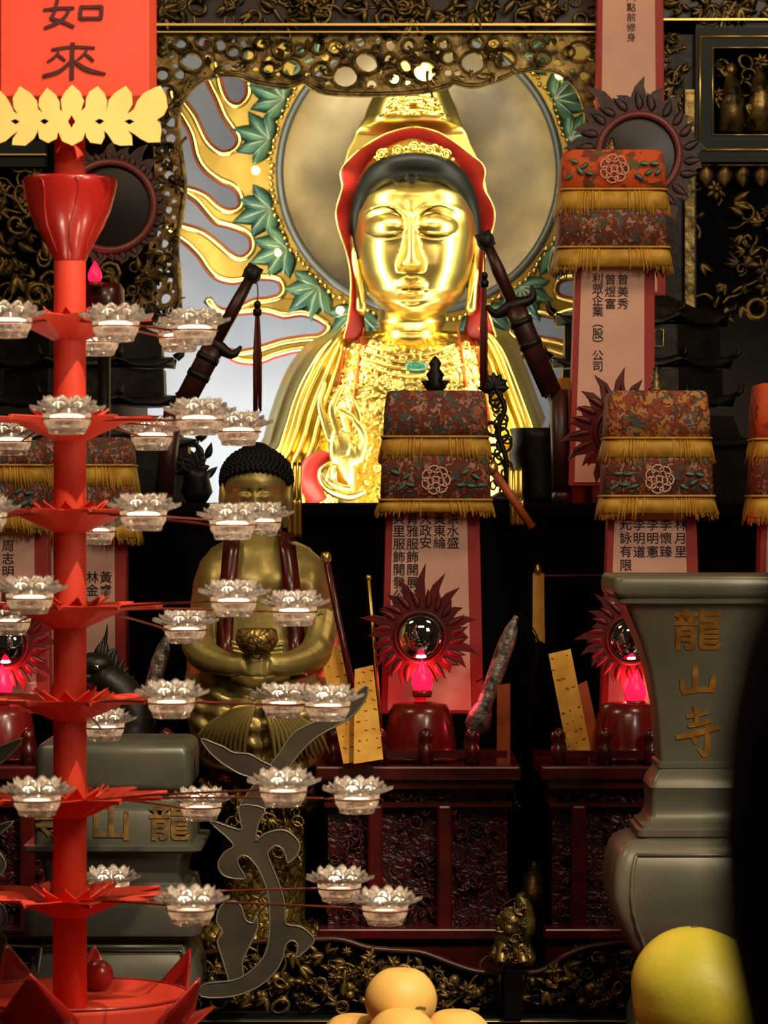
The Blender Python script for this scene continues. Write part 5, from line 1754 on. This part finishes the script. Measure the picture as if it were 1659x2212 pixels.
for l, w in (([(325, 442), (322, 500), (324, 580)], [20, 30, 24]), ([(256, 520), (262, 560), (272, 596)], [16, 28, 20]), ([(262, 586), (325, 572), (412, 570)], [20, 26, 22]), ([(412, 498), (408, 540), (402, 584)], [20, 32, 24])):
    brush(mb, conv(l, 1360, 1240, 2.275), [q / 2.275 for q in w], fd)
mb.v = [(x_, y_ + char_face(1106 + (CZ - z_) * F / fd) - fd, z_) for x_, y_, z_ in mb.v]
mb.obj('gold_character', M['goldtext'], cen)
mb = MB()
fd = char_face(1580) - .001
for l, w in (([(278, 700), (330, 690), (384, 678)], [18, 24, 18]), ([(318, 648), (330, 690), (328, 745)], [18, 24, 20]), ([(288, 748), (340, 736), (398, 722)], [16, 22, 16]), ([(228, 806), (330, 782), (442, 752)], [18, 30, 24]), ([(378, 740), (386, 820), (372, 888), (336, 858)], [20, 30, 26, 10]), ([(306, 800), (330, 830)], [14, 26])):
    brush(mb, conv(l, 1360, 1240, 2.275), [q / 2.275 for q in w], fd)
mb.v = [(x_, y_ + char_face(1106 + (CZ - z_) * F / fd) - fd, z_) for x_, y_, z_ in mb.v]
mb.obj('gold_character', M['goldtext'], cen)

L_SIL = [(1598, 414), (1602, 422), (1610, 428), (1622, 431), (1650, 431), (1684, 431), (1694, 428), (1700, 420), (1703, 408), (1712, 404), (1726, 410), (1740, 430), (1744, 433), (1813, 433), (1815, 455), (1825, 455), (1828, 450), (1832, 428), (1860, 416), (1895, 410), (1900, 416), (1903, 430), (1940, 438),
         (1944, 452), (2000, 455), (2006, 452), (2010, 425), (2020, 418), (2060, 436), (2100, 448), (2140, 446), (2190, 425), (2230, 390)]
dl, xl_ = 5.0, -.409
ce2, lprof = censer('wide grey pewter censer with scroll handles behind the red lamp stand', dl, xl_, L_SIL, 'r', m='pewter_shaded')
for ch_, xx in (('龍', 366), ('山', 240), ('寺', 118)):
    fd = dl - ffront(lprof, 1780) - .001
    text(ch_, 'gold_character', M['goldtext_dim'], ce2, P(xx, 1782, fd), S(84, fd), .001, .001, 1.1)
pn = MB()
for x0, x1, y0, y1 in ((70, 415, 2045, 2190),):
    fd = dl - ffront(lprof, 2060) - .003
    pn.tube([P(x0 + 20, y0, fd), P(x1 - 20, y0, fd)], .003, 6)
    pn.tube([P(x0 + 20, y0, fd), P(x0, y1, fd)], .003, 6)
    pn.tube([P(x1 - 20, y0, fd), P(x1, y1, fd)], .003, 6)
pn.obj('panel_border', M['pewter_shaded'], ce2)
stem = [(519, 1738), (520, 1771), (519, 1791), (454, 1772), (505, 1821), (486, 1839), (472, 1862), (476, 1880), (488, 1891), (511, 1896), (531, 1894), (518, 1872), (514, 1856), (523, 1846), (538, 1850), (554, 1868), (566, 1890), (576, 1916), (582, 1950), (583, 1998), (580, 2035),
        (570, 2064), (552, 2086), (530, 2104), (500, 2116), (440, 2124), (436, 2150), (500, 2150), (549, 2134), (578, 2114), (600, 2090), (612, 2064), (616, 2044), (624, 2032), (636, 2030), (644, 2042), (640, 2066), (664, 2048), (679, 2030), (668, 2013), (648, 1999), (618, 1993), (616, 1960), (611, 1931),
        (598, 1893), (586, 1864), (579, 1842), (588, 1829), (598, 1825), (611, 1832), (618, 1849), (623, 1862), (641, 1846), (648, 1824), (633, 1802), (611, 1791), (581, 1796), (560, 1808), (554, 1816), (554, 1799), (560, 1774), (572, 1745)]
swoosh = [(519, 1742), (545, 1700), (572, 1664), (600, 1632), (622, 1598), (647, 1574), (700, 1550), (746, 1524), (765, 1502), (793, 1480), (792, 1502), (780, 1524), (752, 1553), (686, 1590), (646, 1628), (618, 1668), (594, 1708), (572, 1748)]
leafp = [(436, 1594), (465, 1604), (485, 1612), (506, 1624), (539, 1627), (566, 1642), (590, 1656), (572, 1680), (526, 1672), (499, 1658), (475, 1642), (450, 1618)]
blade = [(478, 1955), (505, 1945), (522, 1958), (530, 1985), (548, 1992), (553, 1976), (557, 2000), (545, 2030), (530, 2060), (523, 2080), (525, 2110), (505, 2142), (490, 2100), (478, 2060), (470, 2030), (482, 2012), (468, 1988)]
for mir in (0, 1):
    f = (lambda p: (2 * 243 - p[0], p[1])) if mir else (lambda p: p)
    hdn = 4.96
    mb, ed = MB(), MB()
    for poly, dy in ((stem, 0), (swoosh, .002), (leafp, -.006), (blade, .004)):
        p2 = [f(p) for p in poly]
        sm = cr(p2, 3, True)
        mb.prism(px(sm, hdn), hdn - .014 + dy, hdn + .014 + dy)
        ed.tube(pts3(sm, hdn, -.014 + dy), S(2.2, hdn), 5, True)
    hh = mb.obj('scroll_handle', M['pewter_dk'], ce2, bevel=.004)
    ed.obj('raised_edge', M['pewter'], hh)

# ------------------------------------------------------------------ red tiered lamp stand
PD = 4.25
PX = 151
pc = P(PX, 0, PD)
sd = thing('red_lamp_stand', 'tall red tiered stand of petal discs holding glass lotus cups, at the left', 'lamp stand', (pc.x, PD, TT))
zz = lambda y: P(0, y, PD).z
MB().lathe([(S(37, PD), TT + .05 - zz(2212)), (S(36, PD), zz(1500) - zz(2212)), (S(34.5, PD), zz(560) - zz(2212)), (S(33, PD), zz(190) - zz(2212))], (pc.x, PD, zz(2212)), 36).obj('pole', M['red'], sd)
fn = MB()
pr = [(100, 385), (101, 391), (101, 400), (97, 418), (86, 455), (70, 490), (52, 522), (40, 548), (36, 562), (34, 566)]
fn.lathe([(S(r, PD), zz(y) - zz(566)) for r, y in pr[::-1]] + [(S(92, PD), zz(388) - zz(566)), (S(35, PD), zz(420) - zz(566))], (pc.x, PD, zz(566)), 40)
for k in range(8):
    a = 2 * PI * k / 8 + .2
    pts = [Vector((pc.x + S(r + 1, PD) * math.cos(a + .1 * math.sin(i)), PD + S(r + 1, PD) * math.sin(a + .1 * math.sin(i)), zz(y))) for i, (r, y) in enumerate(pr[1:8])]
    fn.tube(pts, .0012, 5)
fn.obj('funnel_collar', M['red_gl'], sd)
# sign box on top
sb = MB()
bx = lambda v, d=PD - .07: P(v, 0, d).x
x0, x1 = bx(0), bx(322)
sb.box(((x0 + x1) / 2, PD, (zz(224) + zz(-420)) / 2), (x1 - x0, .14, zz(-420) - zz(224)))
sbo = sb.obj('sign_box', M['red'], sd, bevel=.002)
c1 = lambda l: [(a / 2.9625, b / 2.9625) for a, b in l]
ink = MB()
DS = PD - .0722
for l, w in (([(372, -10), (350, 75), (334, 116), (400, 138), (476, 172)], [20, 24, 26, 26, 22]), ([(450, 42), (420, 105), (360, 150), (288, 178)], [22, 24, 26, 22]), ([(282, 62), (380, 52), (476, 50)], [18, 22, 18]),
             ([(522, 44), (517, 84), (516, 122)], [22, 24, 24]), ([(514, 44), (586, 44), (656, 42)], [22, 22, 24]), ([(655, 40), (652, 84), (648, 122)], [22, 22, 20]), ([(520, 118), (584, 116), (652, 116)], [22, 20, 22])):
    brush(ink, c1(l), [q / 2.9625 * .9 for q in w], DS + .0014)
ink.obj('ink_character', M['ink'], sbo)
ink = MB()
for l, w in (([(332, 318), (460, 300), (608, 306)], [20, 22, 20]), ([(376, 330), (350, 366), (306, 394)], [16, 20, 16]), ([(370, 348), (394, 366), (420, 388)], [14, 20, 14]), ([(556, 322), (532, 354), (498, 380)], [16, 20, 14]), ([(550, 346), (576, 366), (602, 390)], [14, 20, 14]),
             ([(468, 272), (464, 390), (462, 508)], [28, 26, 26]), ([(456, 392), (380, 456), (278, 486)], [22, 26, 24]), ([(470, 386), (560, 444), (678, 472)], [20, 30, 14])):
    brush(ink, c1(l), [q / 2.9625 * .9 for q in w], DS + .0014)
ink.obj('ink_character', M['ink'], sbo)
lo_ = [(-110, 640), (-40, 560), (0, 580), (40, 620), (70, 670), (90, 715), (118, 737), (90, 690), (85, 630), (130, 555), (200, 600), (240, 650), (245, 700), (275, 725), (250, 680), (255, 630), (305, 565), (360, 610), (385, 660), (385, 700), (400, 720), (392, 640), (420, 590), (465, 545), (515, 590), (540, 650), (520, 715),
       (548, 690), (555, 630), (575, 590), (628, 555), (670, 600), (688, 650), (685, 690), (668, 720), (690, 690), (700, 640), (740, 595), (808, 553), (845, 600), (850, 670), (815, 735), (860, 700), (880, 650), (920, 600), (1000, 560), (1030, 552), (1065, 620), (1075, 690), (1050, 740), (1005, 770), (1030, 800), (1035, 840), (1025, 912), (950, 915),
       (900, 890), (860, 860), (820, 838), (845, 870), (850, 932), (770, 935), (730, 920), (690, 860), (668, 838), (672, 880), (650, 925), (580, 915), (555, 880), (550, 845), (530, 900), (465, 935), (400, 905), (375, 845), (365, 890), (310, 918), (255, 890), (247, 850), (250, 830), (220, 890), (165, 935), (80, 930), (85, 890), (120, 840), (80, 870), (40, 905), (0, 920), (-110, 900)]
dia = [[(70, 778), (100, 765), (130, 780), (105, 800)], [(258, 778), (285, 762), (318, 778), (288, 800)], [(437, 780), (460, 740), (485, 780), (460, 822)], [(607, 778), (640, 762), (672, 778), (640, 800)], [(797, 778), (830, 765), (865, 780), (830, 800)]]
MB().prism(px(c1(lo_), DS), DS - .006, DS - .003, [px(c1(h), DS) for h in dia]).obj('lotus_border', M['yellowpaper'], sbo)
# petal discs and cups
TIERS = [(692, 112, 176), (908, 118, 190), (1106, 116, 200), (1312, 122, 205), (1512, 122, 215), (1722, 120, 215), (1936, 128, 225)]
for ti, (ty, r1, r2) in enumerate(TIERS):
    zt_ = zz(ty)
    mb = MB()
    nP = 10
    for k in range(nP):
        a0 = 2 * PI * k / nP + .31 * ti
        rows = []
        for i in range(9):
            t = i / 8
            r = interp([(0, 30), (.5, r1 * .8), (.7, r1), (1, r2)], t)
            h = interp([(0, -46), (.5, -14), (.7, -1), (1, 3)], t)
            wd = interp([(0, .34), (.5, .40), (.72, .34), (1, .015)], t)
            row = []
            for q in (-1, -.5, 0, .5, 1):
                a = a0 + q * wd
                hh = h + 9 * (abs(q) - .4) * min(1, t * 1.5)
                row.append(Vector((pc.x + S(r, PD) * math.cos(a), PD + S(r, PD) * math.sin(a), zt_ + S(hh, PD))))
            rows.append(row)
        mb.grid(rows, False)
    for k in range(nP):
        a0 = 2 * PI * (k + .5) / nP + .31 * ti
        rows = []
        for t, r, h, wd in ((0, 34, -26, .3), (.5, 58, 4, .34), (1, 84, 26, .02)):
            rows.append([Vector((pc.x + S(r, PD) * math.cos(a0 + q * wd), PD + S(r, PD) * math.sin(a0 + q * wd), zt_ + S(h - 4 * abs(q), PD))) for q in (-1, 0, 1)])
        mb.grid(rows, False)
    mb.obj('petal_disc', M['red'], sd, solid=.0012)

CUPS = [[(20, 730, 4.1), (250, 738, 4.0), (420, 745, 4.15), (388, 760, 4.42), (212, 769, 4.52)],
        [(145, 938, 3.93), (430, 940, 4.05), (328, 973, 4.46), (515, 963, 4.35), (22, 984, 4.38)],
        [(310, 1147, 4.0), (502, 1166, 4.08), (562, 1158, 4.42), (205, 1177, 4.58), (-34, 1150, 4.1)],
        [(64, 1326, 3.94), (505, 1332, 4.06), (636, 1352, 4.22), (400, 1390, 4.46), (22, 1372, 4.56)],
        [(370, 1551, 3.97), (612, 1550, 4.36), (708, 1557, 4.14), (225, 1600, 4.62)],
        [(80, 1762, 3.93), (612, 1742, 3.98), (771, 1757, 4.16), (434, 1772, 4.52)],
        [(413, 1997, 3.93), (832, 1997, 4.08), (733, 1948, 4.30), (236, 1942, 4.62)]]
CUPLAB = [['glass lotus cup on the highest tier, cut by the left edge', 'glass lotus cup on the highest tier, close right of the red pole', 'glass lotus cup on the highest tier, farthest out to the right', 'dim glass lotus cup on the highest tier, tucked behind the outermost one', 'dim glass lotus cup on the highest tier, back beside the pole'],
          ['glass lotus cup right in front of the pole on the second tier', 'glass lotus cup on the second tier, before the white niche wall', 'glass lotus cup on the second tier, lower and behind, nearest the pole', 'glass lotus cup on the second tier just above the small Buddha head', 'dim glass lotus cup on the second tier at the left edge, behind'],
          ['glass lotus cup alone on the third tier, left of the small Buddha', 'glass lotus cup covering the mouth of the small Buddha, front one', 'glass lotus cup covering the chin of the small Buddha, rear one', 'dim glass lotus cup on the third tier, back beside the pole', 'glass lotus cup on the third tier, cut away at the left edge'],
          ['glass lotus cup on the fourth tier left of the pole, in front', 'glass lotus cup before the chest of the small Buddha', 'glass lotus cup with pink light beside the Buddha sleeve', 'low glass lotus cup on the fourth tier left of the Buddha lap', 'dim glass lotus cup on the fourth tier at the left edge, behind'],
          ['glass lotus cup on the fifth tier, left of the Buddha knees', 'glass lotus cup on the fifth tier half behind its right neighbour', 'glass lotus cup on the fifth tier at the tip of the grey scroll leaf', 'dim glass lotus cup on the fifth tier, above the grey censer rim'],
          ['glass lotus cup on the sixth tier at left, in front of the pole', 'large bright glass lotus cup on the sixth tier above the scroll handle', 'glass lotus cup on the sixth tier before the carved red stand', 'dim glass lotus cup on the sixth tier by the gold censer lettering'],
          ['glass lotus cup on the lowest tier, nearest the pole in front', 'glass lotus cup on the lowest tier, outermost at right', 'glass lotus cup on the lowest tier, behind the outermost one', 'dim glass lotus cup peeping over the lowest petal disc']]
def make_cup():
    o = thing('glass_lotus_cup', 'x', 'candle cup', (0, 0, 0), 'glass lotus candle cups on the red stand')
    r = .0465
    b = MB()
    prof = [(.0002, .004), (.018, .0045), (.020, .0), (.0225, .001), (.0235, .006), (.0275, .012), (.0290, .022), (.0296, .0262), (.0276, .0262), (.0268, .020), (.0250, .0125), (.0200, .0085), (.0002, .0078)]
    b.lathe(prof, (0, 0, 0), 28, cap=False)
    b.obj('cup_bowl', M['glass'], o)
    pm = MB()
    def petal(a0, r0, z0, r1_, z1, w, tip, th):
        rows_t, rows_b = [], []
        for i in range(6):
            t = i / 5
            rr_ = r0 + (r1_ - r0) * t
            z_ = z0 + (z1 - z0) * (t ** .8) + tip * t * t
            wd = w * (1 if t < .5 else max(.08, math.cos((t - .5) * PI * .96)))
            rt, rb_ = [], []
            for q in (-1, -.5, 0, .5, 1):
                a = a0 + q * wd
                hh = z_ + .0018 * (q * q)
                rt.append(Vector((rr_ * math.cos(a), rr_ * math.sin(a), hh + th / 2)))
                rb_.append(Vector((rr_ * math.cos(a), rr_ * math.sin(a), hh - th / 2)))
            rows_t.append(rt + rb_[::-1])
        pm.rings(rows_t, True, True, True)
    for k in range(9):
        petal(2 * PI * k / 9, .0280, .0250, r, .0310, .33, .0015, .0028)
    for k in range(9):
        petal(2 * PI * (k + .5) / 9, .0270, .0266, .0365, .0375, .32, .001, .0026)
    for k in range(10):
        petal(2 * PI * k / 10 + .2, .0245, .028, .0290, .0445, .28, .0, .0022)
    pm.obj('petal_rim', M['glass'], o)
    l = MB().lathe([(.0002, .0196), (.0200, .0196), (.0208, .0204), (.0208, .0248), (.0196, .0256), (.0002, .0256)], (0, 0, 0), 20)
    l.obj('led_light', M['led'], o)
    MB().lathe([(.0002, .009), (.0150, .009), (.0165, .0120), (.0165, .0192), (.0002, .0192)], (0, 0, 0), 20).obj('lamp_body', M['wood_dk'], o)
    pl_ = bpy.data.lights.new('cup_glow', 'POINT')
    pl_.energy = .06
    pl_.color = (1.0, .84, .66)
    pl_.shadow_soft_size = .006
    po_ = bpy.data.objects.new('cup_glow', pl_)
    scene.collection.objects.link(po_)
    po_.parent = o
    po_.location = (0, 0, .032)
    w = MB().tube([(.0302 * math.cos(2 * PI * i / 24), .0302 * math.sin(2 * PI * i / 24), .0186) for i in range(24)], .0010, 5, True)
    w.obj('holder_ring', M['wire'], o)
    return o
proto = None
for ti, tier in enumerate(CUPS):
    for ci, (x, y, d) in enumerate(tier):
        loc = P(x, y, d)
        if proto is None:
            proto = make_cup()
            proto.location = loc
            cup = proto
        else:
            cup = dup(proto, loc)
        cup['label'] = CUPLAB[ti][ci]
        v = loc + Vector((0, 0, .0186))
        cpt = Vector((pc.x, PD, 0))
        dirv = Vector((v.x - pc.x, v.y - PD, 0))
        L_ = dirv.length
        dirv.normalize()
        hub = Vector((pc.x, PD, zz(TIERS[ti][0]) + S(-4, PD))) + dirv * S(60, PD)
        end = v - dirv * .0305
        MB().tube(cr([hub, hub.lerp(end, .45) + Vector((0, 0, .002)), end], 6), .0016, 6).obj('wire_arm', M['wire'], sd)
# lotus bowl at the foot
bw = MB()
zc = TT
prb = [(.10, 0), (.105, .02), (S(215, PD), .06), (S(236, PD), zz(2160) - zc), (S(238, PD), zz(2148) - zc), (S(228, PD), zz(2146) - zc), (S(220, PD), zz(2172) - zc), (.03, zz(2176) - zc)]
bw.lathe(prb, (P(168, 0, PD).x, PD, zc), 48)
bw.obj('lotus_bowl', M['red'], sd)
MB().tube([(P(168, 0, PD).x + S(237, PD) * math.cos(2 * PI * i / 48), PD + S(237, PD) * math.sin(2 * PI * i / 48), zz(2146)) for i in range(48)], .002, 6, True).obj('bowl_rim', M['red_gl'], sd)
bc = P(168, 0, PD)
for a_deg, hgt, wid in ((-104, 2062, 88), (-24, 2094, 80), (38, 2072, 66), (128, 2066, 66), (172, 2066, 80), (-60, 2190, 84), (88, 2080, 60), (8, 2180, 80), (-160, 2120, 84)):
    a = math.radians(a_deg)
    ax = Vector((math.cos(a), math.sin(a), 0))
    tx = Vector((-math.sin(a), math.cos(a), 0))
    r0, r1_ = S(226, PD), S(296, PD)
    z0, z1 = zz(2230), zz(hgt)
    rows = []
    for i in range(11):
        t = i / 10
        w_ = S(wid, PD) * (.78 + .22 * t / .4 if t < .4 else max(.004, 1 - (t - .4) / .6))
        cen_ = Vector((bc.x, PD, 0)) + ax * (r0 + (r1_ - r0) * t) + Vector((0, 0, z0 + (z1 - z0) * t))
        rows.append([cen_ + tx * w_ * q - ax * .012 * abs(q) ** 1.5 * (1 - t) for q in (-1, -.6, -.2, .2, .6, 1)])
    MB().grid(rows).obj('lotus_petal', M['red_gl'], sd, solid=.003)
MB().ell(P(212, 2106, PD + .13), S(34, PD), S(34, PD), S(36, PD), 24, 16).obj('round_bud', M['red_gl'], sd)
MB().lathe([(.1, 0), (.03, .02)], P(212, 2176, PD + .13) - Vector((0, 0, .02)), 20).obj('bud_seat', M['red'], sd)

# ------------------------------------------------------------------ fruit
def pear(label, x, ytop, d, rx=.0488, rz=.0435):
    c = P(x, ytop, d) - Vector((0, 0, rz))
    o = thing('yellow_pear', label, 'pear', c - Vector((0, 0, rz)), 'yellow pears stacked on the dish')
    mb = MB()
    prof = []
    for i in range(1, 24):
        t = PI * i / 24
        r = math.sin(t) ** .92 * rx * (1 + .03 * math.cos(t))
        z = -math.cos(t) * rz
        if i > 20:
            z -= .0035 * ((i - 20) / 3) ** 2
        prof.append((r, z))
    mb.lathe([(.0004, -rz * .97)] + prof + [(.0004, rz * .90)], c, 40)
    mb.obj('pear_body', M['pear'], o)
    b0 = c + Vector((rx * .36, .012, rz * .80))
    MB().tube(cr([b0, b0 + Vector((.004, 0, .006)), b0 + Vector((.014, -.002, .005))], 4), [.0026, .002, .0026], 8).obj('stem', M['stem'], o)
    return o
pear('yellow pear on top of the pile', 866, 2088, 4.37)
pear('yellow pear low at the left of the pile, mostly below the picture', 764, 2187, 4.43)
pear('yellow pear low in front of the pile, directly under the top one', 868, 2176, 4.29)
pear('yellow pear low at the right of the pile', 984, 2178, 4.42, .051)
fp = thing('fruit_dish', 'round red dish under the pear pile, below the picture', 'dish', (P(868, 0, 4.36).x, 4.36, TT))
MB().lathe([(.05, 0), (.05, .008), (.03, .02), (.03, .035), (.13, .058), (.135, .064), (.128, .064), (.02, .056)], (P(868, 0, 4.36).x, 4.36, TT), 40).obj('dish_body', M['red_gl'], fp)
pm_ = thing('pomelo', 'large yellow-green pomelo at lower right in front of the grey censer', 'pomelo', P(1526, 2300, 4.2))
c = P(1526, 2152, 4.2)
mb = MB()
rows = []
for i in range(1, 30):
    t = PI * i / 30
    r = math.sin(t) * .096
    z = -math.cos(t) * .090
    k = max(0, z / .09)
    r *= 1 - .10 * k ** 2
    rows.append([Vector((c.x - .020 * k + r * math.cos(2 * PI * j / 48), c.y + r * math.sin(2 * PI * j / 48), c.z + z)) for j in range(48)])
mb.rings(rows)
mb.obj('pomelo_body', M['pomelo'], pm_)
MB().ell(P(1500, 2001, 4.2) - Vector((0, 0, .001)), .005, .005, .0022, 10, 6).obj('stem_scar', M['stem'], pm_)
ds = thing('offering_dish', 'round red dish carrying the pomelo, below the picture', 'dish', (c.x, c.y, TT))
MB().lathe([(.05, 0), (.05, .01), (.03, .03), (.03, c.z - .093 - TT - .03), (.09, c.z - .093 - TT - .006), (.10, c.z - .093 - TT), (.02, c.z - .093 - TT)], (c.x, c.y, TT), 40).obj('dish_body', M['red_gl'], ds)

# ------------------------------------------------------------------ visitor in black, close to the lens at the right
pr_ = thing('person', 'person in black, very close and blurred, cut by the right edge of the picture', 'person', (.19, .72, 0))
HX, HY2, HZ = .1725, .72, CZ - (1935 - 1106) / F * .72
sk = MB()
sk.ell((HX, HY2, HZ), .078, .096, .115, 24, 16)
sk.tube([(HX, HY2 + .0, HZ - .08), (HX, HY2, HZ - .17)], [.056, .062], 16)
sk.ell((HX + .01, HY2 + .0, HZ - .36), .20, .11, .20, 24, 16)
for sg in (-1, 1):
    sk.tube([(HX + sg * .15, HY2, HZ - .24), (HX + sg * .19, HY2, HZ - .5), (HX + sg * .2, HY2 + .06, HZ - .76)], [.055, .045, .035], 12)
    sk.tube([(HX + sg * .09, HY2, HZ - .72), (HX + sg * .09, HY2, .45), (HX + sg * .09, HY2, .04)], [.10, .065, .045], 14)
    sk.tube([(HX + sg * .09, HY2 - .03, .035), (HX + sg * .09, HY2 + .16, .03)], [.042, .034], 10)
sk.tube([(HX, HY2, HZ - .4), (HX, HY2, HZ - .8)], [.16, .17], 18, flat=.65)
sk.obj('body', M['coat'], pr_, remesh=.012)
hm_ = MB()
hm_.ell((HX, HY2 - .008, HZ + .012), .100, .115, .128, 28, 18)
hm_.obj('hair', M['hairp'], pr_)
